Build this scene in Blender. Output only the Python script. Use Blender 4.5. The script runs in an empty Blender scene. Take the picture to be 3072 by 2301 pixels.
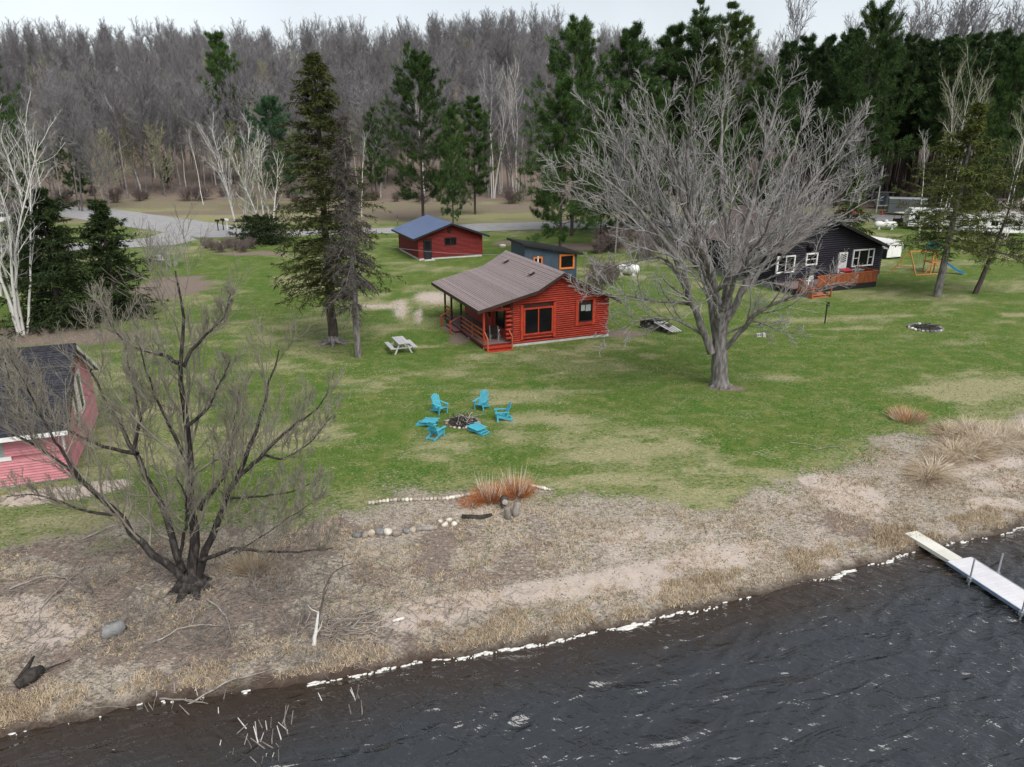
import bpy, math, random
import numpy as np
from mathutils import Vector, Matrix

# ------------------------------------------------------------------ camera, sky, sun, exposure
SC = bpy.context.scene
COL = SC.collection
H = 13.6                                    # drone height above the lawn
FPX, CX, CY, YH = 2220.0, 1536.0, 1150.5, 397.0
PITCH = math.atan((CY - YH) / FPX)
cam_d = bpy.data.cameras.new('camera')
cam_d.sensor_width = 36.0
cam_d.lens = 36.0 * FPX / 3072.0
cam_d.clip_start = 0.1
cam_d.clip_end = 3000.0
cam = bpy.data.objects.new('camera', cam_d)
COL.objects.link(cam)
cam.location = (0, 0, H)
cam.rotation_euler = (math.pi / 2 - PITCH, 0, 0)
SC.camera = cam

SUN_EL, SUN_AZ = math.radians(52), math.radians(152)   # azimuth measured from +Y towards +X
world = bpy.data.worlds.new('World')
SC.world = world
world.use_nodes = True
wn, wl = world.node_tree.nodes, world.node_tree.links
wn.clear()
sky = wn.new('ShaderNodeTexSky')
sky.sky_type = 'NISHITA'
sky.sun_disc = False
sky.sun_elevation = SUN_EL
sky.sun_rotation = SUN_AZ
sky.air_density = 1.0
sky.dust_density = 1.0
sky.ozone_density = 1.0
hs = wn.new('ShaderNodeHueSaturation')
hs.inputs['Saturation'].default_value = 0.34
# soft, uneven cloud deck over the whole dome
tc = wn.new('ShaderNodeTexCoord')
cn = wn.new('ShaderNodeTexNoise')
cn.inputs['Scale'].default_value = 2.2
cn.inputs['Detail'].default_value = 5
mr = wn.new('ShaderNodeMapRange')
mr.inputs['From Min'].default_value = 0.3
mr.inputs['From Max'].default_value = 0.7
mr.inputs['To Min'].default_value = 0.86
mr.inputs['To Max'].default_value = 1.1
mul = wn.new('ShaderNodeVectorMath')
mul.operation = 'SCALE'
bg = wn.new('ShaderNodeBackground')
bg.inputs['Strength'].default_value = 0.068
wo = wn.new('ShaderNodeOutputWorld')
wl.new(sky.outputs[0], hs.inputs['Color'])
wl.new(tc.outputs['Generated'], cn.inputs['Vector'])
wl.new(cn.outputs['Fac'], mr.inputs['Value'])
wl.new(hs.outputs[0], mul.inputs[0])
wl.new(mr.outputs[0], mul.inputs['Scale'])
wl.new(mul.outputs[0], bg.inputs['Color'])
wl.new(bg.outputs[0], wo.inputs['Surface'])

sun_d = bpy.data.lights.new('sun', 'SUN')
sun_d.energy = 1.5
sun_d.angle = math.radians(46)
sun_d.color = (1.0, 0.96, 0.9)
sun = bpy.data.objects.new('sun', sun_d)
COL.objects.link(sun)
_sd = Vector((math.sin(SUN_AZ) * math.cos(SUN_EL), math.cos(SUN_AZ) * math.cos(SUN_EL), math.sin(SUN_EL)))
sun.rotation_euler = (-_sd).to_track_quat('-Z', 'Y').to_euler()
sun.location = (30, -40, 60)

vs = SC.view_settings
vs.view_transform = 'Standard'
vs.look = 'None'
vs.exposure = 1.24
vs.gamma = 1.0
vs.use_curve_mapping = False
SC.cycles.use_denoising = True
SC.cycles.max_bounces = 6
SC.cycles.diffuse_bounces = 3
SC.cycles.glossy_bounces = 3
SC.cycles.transparent_max_bounces = 8
SC.cycles.sample_clamp_indirect = 4.0
SC.render.film_transparent = False

# ------------------------------------------------------------------ small maths
RNG = np.random.default_rng(7)


def sstep(a, b, x):
    t = np.clip((np.asarray(x, float) - a) / (b - a), 0, 1)
    return t * t * (3 - 2 * t)


_LAT = np.random.default_rng(3).random((256, 256))


def vnoise(x, y):
    x = np.asarray(x, float); y = np.asarray(y, float)
    xi, yi = np.floor(x).astype(int), np.floor(y).astype(int)
    fx, fy = x - xi, y - yi
    fx, fy = fx * fx * (3 - 2 * fx), fy * fy * (3 - 2 * fy)
    a, b = _LAT[xi & 255, yi & 255], _LAT[(xi + 1) & 255, yi & 255]
    c, d = _LAT[xi & 255, (yi + 1) & 255], _LAT[(xi + 1) & 255, (yi + 1) & 255]
    return (a * (1 - fx) + b * fx) * (1 - fy) + (c * (1 - fx) + d * fx) * fy


def fbm(x, y, o=4):
    s, a, t = 0, 1, 0
    for i in range(o):
        s = s + a * vnoise(np.asarray(x) * 2 ** i + 17 * i, np.asarray(y) * 2 ** i + 31 * i); t += a; a *= .5
    return s / t


_cp, _sp = math.cos(PITCH), math.sin(PITCH)


def ray(px, py):
    u, v = (px - CX) / FPX, -(py - CY) / FPX
    return np.array([u, _cp + v * _sp, -_sp + v * _cp])


def flat(px, py, z=0.0):
    r = ray(px, py); t = (z - H) / r[2]
    return r[0] * t, r[1] * t


def at(px, py, Y):
    """surveyed point: what stands at that picture position at distance Y"""
    r = ray(px, py); t = Y / r[1]
    return np.array([r[0] * t, Y, H + r[2] * t])


# ------------------------------------------------------------------ terrain
WATER = -0.6
_sh = np.array([flat(*p, WATER) for p in [(-400, 2300), (7, 2215), (180, 2174), (480, 2100), (820, 2070), (1014, 2035), (1250, 1992), (1458, 1958), (1700, 1912), (1900, 1872), (2083, 1833), (2240, 1795), (2417, 1747), (2560, 1712), (2680, 1672), (2764, 1653), (2900, 1618), (3070, 1586), (3400, 1540)]])
_sh = _sh[np.argsort(_sh[:, 0])]
_lb = np.array([flat(*p, -0.05) for p in [(0, 1650), (300, 1625), (520, 1630), (780, 1590), (1000, 1520), (1110, 1500), (1400, 1475), (1640, 1475), (1950, 1520), (2170, 1500), (2360, 1450), (2640, 1340), (2850, 1290), (3072, 1255)]])


def shore_y(x):
    x = np.asarray(x, float)
    y = np.interp(x, _sh[:, 0], _sh[:, 1])
    y = y + np.where(x < _sh[0, 0], (x - _sh[0, 0]) * .15, 0) + np.where(x > _sh[-1, 0], (x - _sh[-1, 0]) * .3, 0)
    return y + 0.22 * (vnoise(x * 1.3, 5.1) - .5) + .12 * (vnoise(x * 3.7, 9.1) - .5)


def lawn_y(x):
    x = np.asarray(x, float)
    return np.interp(x, _lb[:, 0], _lb[:, 1]) + np.where(x > _lb[-1, 0], (x - _lb[-1, 0]) * .3, 0)


def height(x, y):
    x = np.asarray(x, float); y = np.asarray(y, float)
    d = (y - shore_y(x)) * .93
    z = np.where(d < 0, WATER - .04 + np.maximum(d * .2, -2.2),
                 WATER + .02 + .17 * sstep(0, .35, d) + .36 * sstep(.3, 9, d) + .05 * sstep(9, 16, d))
    land = sstep(.3, 2, d)
    z = z + land * .09 * (fbm(x * .35, y * .35, 3) - .5) + land * .05 * (vnoise(x * 1.9, y * 1.9) - .5) * (1 - sstep(2, 9, y - lawn_y(x)))
    y0 = 150 + 14 * sstep(-40, 10, x) - 12 * sstep(30, 80, x)
    rt = (1 - .34 * sstep(15, 70, x)) * (1 - .12 * sstep(0, -60, x))
    z = z + rt * (24 * sstep(0, 150, y - y0) + 8 * sstep(60, 260, y - y0) + .11 * np.maximum(y - 290, 0)) + sstep(0, 30, y - y0) * 2.5 * (fbm(x * .03 + 9, y * .03, 3) - .5)
    return z


def G(px, py):
    """ground point seen at a picture position"""
    r = ray(px, py)
    x, y = flat(px, py, 0)
    for _ in range(30):
        z = float(height(x, y)); t = (z - H) / r[2]
        if t < 0: t = 140 / r[1]
        x, y = .5 * x + .5 * r[0] * t, .5 * y + .5 * r[1] * t
    return np.array([x, y, float(height(x, y))])


# ------------------------------------------------------------------ materials
MATS = {}


def pm(name, c1, c2=None, scale=4.0, rough=.7, bump=0.0, bscale=None, stretch=(1, 1, 1), detail=4, metal=0.0, spec=.3, obj=False, rand=0.0, lo=.35, hi=.65, isl=0.0):
    """procedural principled material: two colours mixed by noise, optional bump and per-object variation"""
    m = bpy.data.materials.new(name); m.use_nodes = True
    n, l = m.node_tree.nodes, m.node_tree.links
    b = n['Principled BSDF']
    b.inputs['Roughness'].default_value = rough
    b.inputs['Metallic'].default_value = metal
    b.inputs['Specular IOR Level'].default_value = spec
    c2 = c2 or tuple(x * .75 for x in c1)
    if obj:
        tcn = n.new('ShaderNodeTexCoord'); src = tcn.outputs['Object']
    else:
        g = n.new('ShaderNodeNewGeometry'); src = g.outputs['Position']
    mp = n.new('ShaderNodeMapping'); mp.inputs['Scale'].default_value = stretch
    l.new(src, mp.inputs['Vector'])
    t = n.new('ShaderNodeTexNoise'); t.inputs['Scale'].default_value = scale; t.inputs['Detail'].default_value = detail
    l.new(mp.outputs[0], t.inputs['Vector'])
    r = n.new('ShaderNodeMapRange'); r.inputs['From Min'].default_value = lo; r.inputs['From Max'].default_value = hi
    l.new(t.outputs['Fac'], r.inputs['Value'])
    mx = n.new('ShaderNodeMix'); mx.data_type = 'RGBA'
    mx.inputs['A'].default_value = (*c1, 1); mx.inputs['B'].default_value = (*c2, 1)
    l.new(r.outputs[0], mx.inputs['Factor'])
    out = mx.outputs['Result']
    if rand:
        oi = n.new('ShaderNodeObjectInfo')
        rr = n.new('ShaderNodeMapRange'); rr.inputs['To Min'].default_value = 1 - rand; rr.inputs['To Max'].default_value = 1 + rand
        l.new(oi.outputs['Random'], rr.inputs['Value'])
        sc = n.new('ShaderNodeVectorMath'); sc.operation = 'SCALE'
        l.new(out, sc.inputs[0]); l.new(rr.outputs[0], sc.inputs['Scale']); out = sc.outputs[0]
    if isl:
        gi_ = n.new('ShaderNodeNewGeometry')
        r2 = n.new('ShaderNodeMapRange'); r2.inputs['To Min'].default_value = 1 - isl; r2.inputs['To Max'].default_value = 1 + isl
        l.new(gi_.outputs['Random Per Island'], r2.inputs['Value'])
        s2 = n.new('ShaderNodeVectorMath'); s2.operation = 'SCALE'
        l.new(out, s2.inputs[0]); l.new(r2.outputs[0], s2.inputs['Scale']); out = s2.outputs[0]
    l.new(out, b.inputs['Base Color'])
    if bump:
        t2 = n.new('ShaderNodeTexNoise'); t2.inputs['Scale'].default_value = bscale or scale * 3; t2.inputs['Detail'].default_value = 5
        l.new(mp.outputs[0], t2.inputs['Vector'])
        bp = n.new('ShaderNodeBump'); bp.inputs['Strength'].default_value = bump; bp.inputs['Distance'].default_value = .05
        l.new(t2.outputs['Fac'], bp.inputs['Height']); l.new(bp.outputs[0], b.inputs['Normal'])
    MATS[name] = m
    return m


M_RED = pm('cedar_red_stain', (.39, .042, .020), (.25, .024, .013), 3, .5, .25, 30, (1, 1, 4), rand=.12)
M_REDTRIM = pm('red_trim_stain', (.46, .06, .025), (.36, .035, .02), 5, .5, .1, rand=.08)
M_REDDARK = pm('dark_red_log_stain', (.20, .018, .014), (.14, .012, .010), 3, .5, .25, 30, (1, 1, 4), rand=.12)
M_RAIL = pm('orange_stained_rail', (.42, .13, .055), (.34, .08, .035), 6, .55, .1, rand=.1)
M_POST = pm('dark_brown_post', (.055, .022, .016), (.035, .015, .012), 5, .6, .1)
M_FASCIA = pm('brown_fascia', (.05, .028, .025), (.035, .02, .018), 4, .55)
M_CONC = pm('concrete', (.50, .50, .48), (.40, .39, .37), 2.5, .85, .2, 25)
M_GLASS = pm('dark_window_glass', (.006, .007, .008), (.012, .013, .014), 1, .05, spec=.12)
M_DECKB = pm('grey_brown_deck', (.22, .16, .15), (.16, .11, .10), 5, .7, .2, 30, (1, 8, 1))
M_SHCAB = pm('brown_roof_shingle', (.31, .255, .252), (.22, .178, .175), 9, .9, .3, 60, (1.0, 1.0, 1.0), detail=8, lo=.3, hi=.7, isl=.07)
M_SHBLK = pm('black_roof_shingle', (.022, .023, .030), (.045, .046, .055), 6, .85, .3, 60, detail=8, rand=.3)
M_SHDARK = pm('faded_brown_shingle', (.15, .115, .108), (.105, .08, .075), 5, .9, .3, 60, detail=8, isl=.2)
M_BLUEROOF = pm('blue_grey_metal_roof', (.105, .145, .25), (.095, .13, .225), .6, .35, metal=.0, spec=.5)
M_BLACKTRIM = pm('black_trim', (.012, .012, .014), (.02, .02, .022), 4, .5)
M_SLATE = pm('slate_blue_siding', (.050, .075, .105), (.040, .062, .088), 1.2, .6, .1, 20)
M_ORANGE = pm('orange_window_trim', (.60, .19, .035), (.50, .14, .025), 5, .5)
M_DARKWALL = pm('dark_navy_log', (.028, .026, .036), (.016, .015, .022), 3, .6, .2, 30, (1, 1, 4), rand=.2)
M_WHITE = pm('white_paint', (.78, .78, .77), (.70, .70, .69), 4, .5)
M_PINK = pm('faded_pink_siding', (.58, .235, .265), (.50, .195, .22), 2.5, .6, .1, 30, rand=.14)
M_GREYBOARD = pm('grey_shutter', (.32, .34, .33), (.26, .28, .27), 4, .6)
M_CEDARDECK = pm('oiled_cedar', (.30, .095, .035), (.20, .055, .020), 4, .5, .15, 30, (1, 1, .3), rand=.22)
M_WEATHER = pm('weathered_grey_wood', (.50, .49, .50), (.38, .37, .38), 5, .8, .25, 35, (1, 6, 1), rand=.1)
M_TURQ = pm('turquoise_paint', (.075, .40, .50), (.055, .32, .43), 6, .5, .08, rand=.06)
M_ROCK = pm('field_stone', (.42, .36, .28), (.30, .26, .22), 6, .85, .4, 25, rand=.35)
M_ROCKDK = pm('dark_stone', (.20, .20, .20), (.12, .12, .12), 6, .85, .4, 25, rand=.3)
M_CHAR = pm('charred_wood', (.020, .017, .015), (.055, .048, .042), 8, .85, .4, 30)
M_STICK = pm('bleached_stick', (.32, .29, .26), (.19, .168, .15), 5, .85, .3, 40, rand=.25)
M_TWIGDARK = pm('dark_twig', (.10, .085, .075), (.06, .05, .045), 5, .85)
M_DOCK = pm('pale_dock_deck', (.66, .66, .68), (.58, .58, .60), 1.5, .6, .1, 30, rand=.05)
M_GANG = pm('pale_gangway', (.68, .67, .60), (.60, .59, .53), 2, .65, .1, 30, rand=.04)
M_STEEL = pm('galvanised_steel', (.45, .47, .50), (.38, .40, .43), 8, .4, metal=.6)
M_BLUEALU = pm('blue_dock_rail', (.20, .27, .36), (.16, .22, .30), 4, .5)
M_FOAM = pm('lake_foam', (.74, .73, .70), (.52, .51, .48), 12, .9, .4, 30)
M_TANK = pm('white_tank_paint', (.80, .80, .79), (.72, .72, .71), 3, .35, spec=.5)
M_ASPHALT = pm('worn_grey_asphalt', (.34, .335, .34), (.28, .275, .275), .8, .9, .2, 60, detail=8)
M_BARKG = pm('grey_bark', (.235, .22, .21), (.11, .10, .095), 7, .9, .9, 18, (1, 1, .25), lo=.38, hi=.6)
M_TWIGG = pm('pale_grey_twig', (.38, .37, .36), (.24, .23, .222), 3, .85)
M_BARKW = pm('wet_black_bark', (.022, .019, .018), (.080, .070, .063), 9, .8, .9, 16, (1, 1, .3), lo=.45, hi=.7)
M_TWIGW = pm('olive_grey_twig', (.27, .25, .195), (.16, .145, .12), 2, .85)
M_BIRCH = pm('white_birch_bark', (.66, .64, .61), (.40, .37, .34), 5, .7, .2, 20, (1, 1, 6), lo=.55, hi=.75)
M_BARKF = pm('forest_grey_bark', (.215, .203, .200), (.120, .112, .110), 1.5, .9, rand=.3)
M_TWIGF = pm('forest_grey_twig', (.225, .218, .224), (.160, .153, .158), .25, .9, rand=.22)
M_TWIGB = pm('budding_twig', (.30, .30, .20), (.24, .235, .15), .4, .9, rand=.2)
M_BARKP = pm('pine_bark', (.085, .070, .062), (.045, .036, .032), 6, .9, .6, 15, (1, 1, .3))
M_PINE = pm('white_pine_needles', (.022, .054, .014), (.064, .112, .026), .9, .6, spec=.2, rand=.22, isl=.45)
M_RPINE = pm('red_pine_needles', (.018, .042, .014), (.048, .084, .023), .9, .6, spec=.2, rand=.25, isl=0.4)
M_YPINE = pm('yellow_green_needles', (.070, .100, .020), (.045, .075, .018), .8, .6, spec=.2, rand=.15, isl=0.4)
M_BPINE = pm('blue_green_needles', (.030, .078, .034), (.056, .112, .050), .9, .6, spec=.2, rand=.15, isl=0.4)
M_SPRUCE = pm('olive_spruce_needles', (.034, .042, .012), (.066, .074, .020), .9, .65, spec=.2, rand=.1, isl=0.4)
M_SPRUCE2 = pm('bright_spruce_needles', (.050, .068, .014), (.100, .118, .026), .9, .65, spec=.2, rand=.1, isl=.4)
M_DARKCON = pm('dark_cedar_needles', (.013, .026, .009), (.034, .052, .014), 1.0, .65, spec=.2, rand=.1, isl=0.4)
M_DEADN = pm('dead_spruce_twigs', (.10, .088, .078), (.060, .052, .047), 1.2, .9)
M_BRUSH = pm('purple_brown_brush', (.20, .160, .150), (.145, .112, .105), .3, .9, rand=.2)
M_STRAW = pm('bleached_dry_grass', (.52, .43, .31), (.38, .295, .20), .7, .85, isl=0.35)
M_RUST = pm('rusty_grass_base', (.52, .215, .075), (.38, .135, .05), 2, .85, isl=0.4)
M_PALEGR = pm('pale_grass_plume', (.70, .62, .50), (.58, .48, .37), 2, .85, isl=0.4)
M_GREENBL = pm('lawn_blade', (.050, .120, .018), (.115, .155, .042), .35, .8, lo=.4, hi=.6, isl=0.35)
M_BLACKP = pm('black_plastic', (.012, .012, .013), (.02, .02, .02), 4, .4)
M_REDP = pm('faded_red_plastic', (.50, .06, .07), (.42, .05, .06), 4, .5)
M_GREYM = pm('grey_trailer_panel', (.17, .20, .20), (.15, .175, .18), 1, .45)


# ------------------------------------------------------------------ mesh builder and object helpers
class MB:
    def __init__(self):
        self.v, self.f, self.n = [], [], 0

    def add(self, v, f):
        v = np.asarray(v, float).reshape(-1, 3)
        self.v.append(v); self.f += [tuple(i + self.n for i in q) for q in f]; self.n += len(v)
        return self

    def box(self, c, s, R=None):
        x, y, z = np.array(s) / 2
        v = np.array([(-x, -y, -z), (x, -y, -z), (x, y, -z), (-x, y, -z), (-x, -y, z), (x, -y, z), (x, y, z), (-x, y, z)])
        if R is not None: v = v @ np.array(R).T
        return self.add(v + np.array(c), [(0, 3, 2, 1), (4, 5, 6, 7), (0, 1, 5, 4), (1, 2, 6, 5), (2, 3, 7, 6), (3, 0, 4, 7)])

    def b2(self, a, b):
        a, b = np.array(a, float), np.array(b, float)
        return self.box((a + b) / 2, np.abs(b - a))

    def beam(self, p, q, w, t, up=(0, 0, 1)):
        """box from p to q, w wide and t thick (t along up)"""
        p, q = np.array(p, float), np.array(q, float)
        d = q - p; L = np.linalg.norm(d); d = d / L
        u = np.array(up, float); s = np.cross(d, u)
        if np.linalg.norm(s) < 1e-6: s = np.cross(d, (1, 0, 0))
        s = s / np.linalg.norm(s); u = np.cross(s, d)
        return self.box((p + q) / 2, (L, w, t), np.column_stack([d, s, u]))

    def tube(self, pts, rad, n=8, caps=True):
        pts = np.asarray(pts, float); rad = np.broadcast_to(np.asarray(rad, float), (len(pts),))
        V = _rings(pts[None], rad[None], n)[0]
        m = len(pts)
        F = [(i * n + j, i * n + (j + 1) % n, (i + 1) * n + (j + 1) % n, (i + 1) * n + j) for i in range(m - 1) for j in range(n)]
        if caps: F += [tuple(range(n))[::-1], tuple((m - 1) * n + j for j in range(n))]
        return self.add(V.reshape(-1, 3), F)

    def cyl(self, p, q, r, r2=None, n=10):
        return self.tube([p, q], [r, r if r2 is None else r2], n)

    def prism(self, poly, a, b, axis=1):
        """poly in the two other axes, extruded along axis from a to b"""
        k = len(poly); V = []
        for t in (a, b):
            for p in poly:
                q = list(p); q.insert(axis, t); V.append(q)
        F = [tuple(range(k)), tuple(range(2 * k - 1, k - 1, -1))] + [(i, i + k, (i + 1) % k + k, (i + 1) % k) for i in range(k)]
        return self.add(V, F)

    def mesh(self, name, smooth=False):
        me = bpy.data.meshes.new(name)
        me.from_pydata(np.concatenate(self.v).tolist(), [], self.f)
        if smooth: me.shade_smooth()
        me.update()
        return me


def _rings(P, R, n):
    """P (B,m,3), R (B,m) -> ring vertices (B,m,n,3)"""
    T = np.gradient(P, axis=1)
    T /= np.linalg.norm(T, axis=2, keepdims=True) + 1e-9
    a = T.mean(1, keepdims=True)
    ref = np.where(np.abs(a[..., 2:3]) < .8, np.array([0, 0, 1.0]), np.array([1.0, 0, 0]))
    U = np.cross(T, np.broadcast_to(ref, T.shape)); U /= np.linalg.norm(U, axis=2, keepdims=True) + 1e-9
    W = np.cross(T, U)
    th = np.arange(n) * 2 * math.pi / n
    return P[:, :, None] + R[:, :, None, None] * (np.cos(th)[None, None, :, None] * U[:, :, None] + np.sin(th)[None, None, :, None] * W[:, :, None])


def np_mesh(name, V, F, smooth=False):
    """fast mesh from arrays; F (k,3) or (k,4) or a list of such arrays"""
    Fs = F if isinstance(F, list) else [F]
    me = bpy.data.meshes.new(name)
    me.vertices.add(len(V)); me.vertices.foreach_set('co', np.ascontiguousarray(V, dtype=np.float32).ravel())
    loops = np.concatenate([f.ravel() for f in Fs]).astype(np.int32)
    tot = np.concatenate([np.full(len(f), f.shape[1]) for f in Fs]).astype(np.int32)
    st = np.concatenate([[0], np.cumsum(tot)[:-1]]).astype(np.int32)
    me.loops.add(len(loops)); me.loops.foreach_set('vertex_index', loops)
    me.polygons.add(len(tot)); me.polygons.foreach_set('loop_start', st); me.polygons.foreach_set('loop_total', tot)
    me.update(calc_edges=True)
    if smooth: me.shade_smooth()
    return me


def merge(chunks):
    """chunks: list of (V, F) with F arrays -> V, list of F"""
    Vs, Fs, n = [], [], 0
    for V, F in chunks:
        Vs.append(V)
        for f in (F if isinstance(F, list) else [F]): Fs.append(f + n)
        n += len(V)
    q = [f for f in Fs if f.shape[1] == 4]; t = [f for f in Fs if f.shape[1] == 3]
    out = ([np.concatenate(q)] if q else []) + ([np.concatenate(t)] if t else [])
    return np.concatenate(Vs), out


def tag(o, label=None, cat=None, group=None, kind=None):
    if label: o['label'] = label
    if cat: o['category'] = cat
    if group: o['group'] = group
    if kind: o['kind'] = kind
    return o


def thing(name, label, cat, loc=(0, 0, 0), rz=0.0, group=None, rx=0.0, ry=0.0):
    o = bpy.data.objects.new(name, None); COL.objects.link(o)
    o.empty_display_size = .2
    o.location = [float(c) for c in loc]; o.rotation_euler = (rx, ry, rz)
    return tag(o, label, cat, group)


def link(name, me, mat, parent=None, loc=None, rot=None, scale=None, kind=None, label=None):
    if mat is not None and not me.materials: me.materials.append(mat)
    o = bpy.data.objects.new(name, me); COL.objects.link(o)
    o.parent = parent
    if loc is not None: o.location = [float(c) for c in loc]
    if rot is not None: o.rotation_euler = rot
    if scale is not None: o.scale = scale
    if kind: o['kind'] = kind
    if label: o['label'] = label
    return o


def part(name, mb, mat, parent, smooth=False, kind=None, label=None):
    return link(name, mb.mesh(name, smooth), mat, parent, kind=kind, label=label)


def box_part(name, a, b, mat, parent):
    return part(name, MB().b2(a, b), mat, parent)


def copy_tree(o, parent=None):
    c = o.copy(); COL.objects.link(c); c.parent = parent
    for ch in o.children:
        copy_tree(ch, c)
    return c


def rot2(p, ang):
    c, s = math.cos(ang), math.sin(ang)
    return p[0] * c - p[1] * s, p[0] * s + p[1] * c
# ================================================================== ground, lake, road
def smear(x, y, cx, cy, rx, ry, rot=0.0, soft=.5):
    c, s = math.cos(rot), math.sin(rot)
    dx, dy = x - cx, y - cy
    u, v = (dx * c + dy * s) / rx, (-dx * s + dy * c) / ry
    r = np.sqrt(u * u + v * v) + .55 * (fbm(x * .9, y * .9, 4) - .5)
    return 1 - sstep(1 - soft, 1 + soft * .4, r)


def build_ground():
    ys = np.concatenate([np.linspace(4, 48, 250), 48 * (520 / 48) ** (np.linspace(0, 1, 190)[1:])])
    us = np.linspace(-1, 1, 360); us = np.sign(us) * np.abs(us) ** 1.05
    Y, U = np.meshgrid(ys, us, indexing='ij')
    X = U * (18 + Y * 1.15)
    Z = height(X, Y)
    V = np.stack([X, Y, Z], -1).reshape(-1, 3)
    nr, nc = Y.shape
    i = np.arange(nr - 1)[:, None] * nc + np.arange(nc - 1)[None]
    F = np.stack([i, i + 1, i + nc + 1, i + nc], -1).reshape(-1, 4)
    me = np_mesh('ground', V, F, True)
    x, y = X.ravel(), Y.ravel()
    # what grows or lies where: R beach litter, G bare sand, B leaf litter; A dry straw in the lawn
    d = y - shore_y(x)
    ed = y - lawn_y(x)
    n1 = fbm(x * .25, y * .25, 4)
    beach = 1 - sstep(-1.2, 1.6, ed + 5 * (fbm(x * .5, y * .5, 4) - .5))
    sand = np.zeros_like(x)
    for (px, py, rx, ry, rt) in [(2540, 1480, 1.6, 2.1, .35), (2470, 1450, 1.2, .8, 0), (2960, 1400, 2.4, .6, .3), (2980, 1500, 1.4, .6, .2), (3040, 1440, 2.0, .7, .2), (1350, 1800, 2.6, .8, .2), (1650, 1760, 3.0, .7, .25), (1900, 1720, 2.6, .8, .25), (1250, 1850, 1.4, .6, .1), (2150, 1660, 2.4, 1.0, .3), (110, 1890, 2.2, 1.1, .1), (40, 1850, 1.6, 1.0, 0), (2050, 1750, 2.0, .6, .3), (150, 1500, 2.4, .8, .2), (320, 1470, 1.2, .7, .2)]:
        p = flat(px, py, -.25); sand = np.maximum(sand, smear(x, y, p[0], p[1], rx, ry, rt, .55))
    for (px, py, rx, ry, rt) in [(1300, 890, 2.4, 3.4, .1), (1200, 925, .8, 5.0, .15), (1130, 920, 2.0, 1.3, 0), (1255, 945, .5, 4.0, .1)]:
        p = flat(px, py); sand = np.maximum(sand, .8 * smear(x, y, p[0], p[1], rx, ry, rt, .7))
    sand = np.maximum(sand, .6 * beach * sstep(.58, .76, fbm(x * .55 + 3, y * .8, 4)) * sstep(-7, -2, x))
    straw = np.zeros_like(x)
    for (px, py, rx, ry, rt, a) in [(1560, 1190, 3.2, 1.6, .1, .8), (1620, 1250, 2.2, 1.2, .1, .7), (1100, 1150, 2.5, 1.6, 0, .5), (1300, 900, 2.2, 3.5, .1, 1.0), (1215, 920, .6, 5.0, .15, .8), (1130, 915, 1.8, 1.6, 0, 1.0), (820, 1100, 3, 1.8, 0, .6), (240, 1180, 1.2, .9, 0, 1.0), (2440, 960, 7, 1.2, .1, .6), (2600, 950, 5, .9, .1, .8), (2560, 985, 3, .6, 0, .9), (2900, 1170, 6, 1.5, .2, .55), (3060, 945, 1.6, .9, 0, 1.0), (1900, 1350, 4, .8, .2, .6), (1750, 1440, 3, .6, .1, .7), (300, 1560, 3, .7, 0, .5), (560, 1130, 2, 1.5, 0, .4), (900, 1060, 2, 1.5, 0, .4), (1380, 1120, 5, 1.0, 0, .45), (2330, 1130, 2.0, 1.0, 0, .6), (880, 1310, 3, .6, .1, .35), (1270, 1040, 1.6, .5, .1, .9)]:
        p = flat(px, py); straw = np.maximum(straw, a * smear(x, y, p[0], p[1], rx, ry, rt, .7))
    straw = np.clip(straw + .55 * sstep(.46, .68, fbm(x * .16 + 40, y * .22, 4)) + .35 * sstep(.5, .62, fbm(x * .9 + 7, y * 1.6, 3)), 0, 1)
    straw = np.maximum(straw, .8 * (1 - sstep(-.5, 3.5, ed)) * (1 - beach))
    leaf = np.zeros_like(x)
    for (px, py, rx, ry, rt) in [(100, 1010, 9, 3, 0), (330, 930, 4, 6, .3), (520, 860, 4, 7, .3), (600, 640, 22, 3, 0), (800, 660, 10, 4, 0), (1850, 1000, 2.4, 1.2, 0), (1760, 740, 9, 4, .2), (2150, 740, 14, 5, .2), (1250, 640, 13, 5, 0), (2000, 690, 14, 7, 0), (1385, 1265, 1.2, 1.1, 0), (1400, 1005, 1.2, 3.0, -.35), (1520, 730, 2, 3, 0), (1600, 620, 14, 7, 0), (2620, 610, 18, 5, 0), (2180, 1165, 1.2, .7, 0), (760, 760, 6, 2, 0), (2550, 1545, 1.2, 1.2, 0)]:
        p = flat(px, py); leaf = np.maximum(leaf, smear(x, y, p[0], p[1], rx, ry, rt, .5))
    wood = sstep(-10, 6, y - (158 - 26 * sstep(40, 90, x)) + 14 * (n1 - .5))
    leaf = np.maximum(leaf, wood)
    fld = sstep(116, 124, y + 5 * (n1 - .5)) * sstep(.40, .54, fbm(x * .06 + 2, y * .10, 4)) * (x < 30)
    straw = np.maximum(straw, .9 * sstep(112, 122, y)); leaf = np.maximum(leaf, .62 * fld)
    near = 1 - sstep(8, 16, np.hypot(x - flat(560, 1760)[0], (y - flat(560, 1760)[1]) * 1.5))
    leaf = np.maximum(leaf, beach * (.35 + .5 * near) * sstep(.4, .6, fbm(x * .8 + 11, y * .8, 4)) * (1 - sand))
    wet = 1 - sstep(.0, .55, d + .3 * (vnoise(x * 4, y * 4) - .5))
    ca = me.color_attributes.new('zone', 'FLOAT_COLOR', 'POINT')
    ca.data.foreach_set('color', np.stack([beach, sand, leaf, straw], -1).astype(np.float32).ravel())
    at2 = me.attributes.new('wet', 'FLOAT', 'POINT')
    at2.data.foreach_set('value', wet.astype(np.float32))
    m = bpy.data.materials.new('lawn_and_beach'); m.use_nodes = True
    n, l = m.node_tree.nodes, m.node_tree.links
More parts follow.
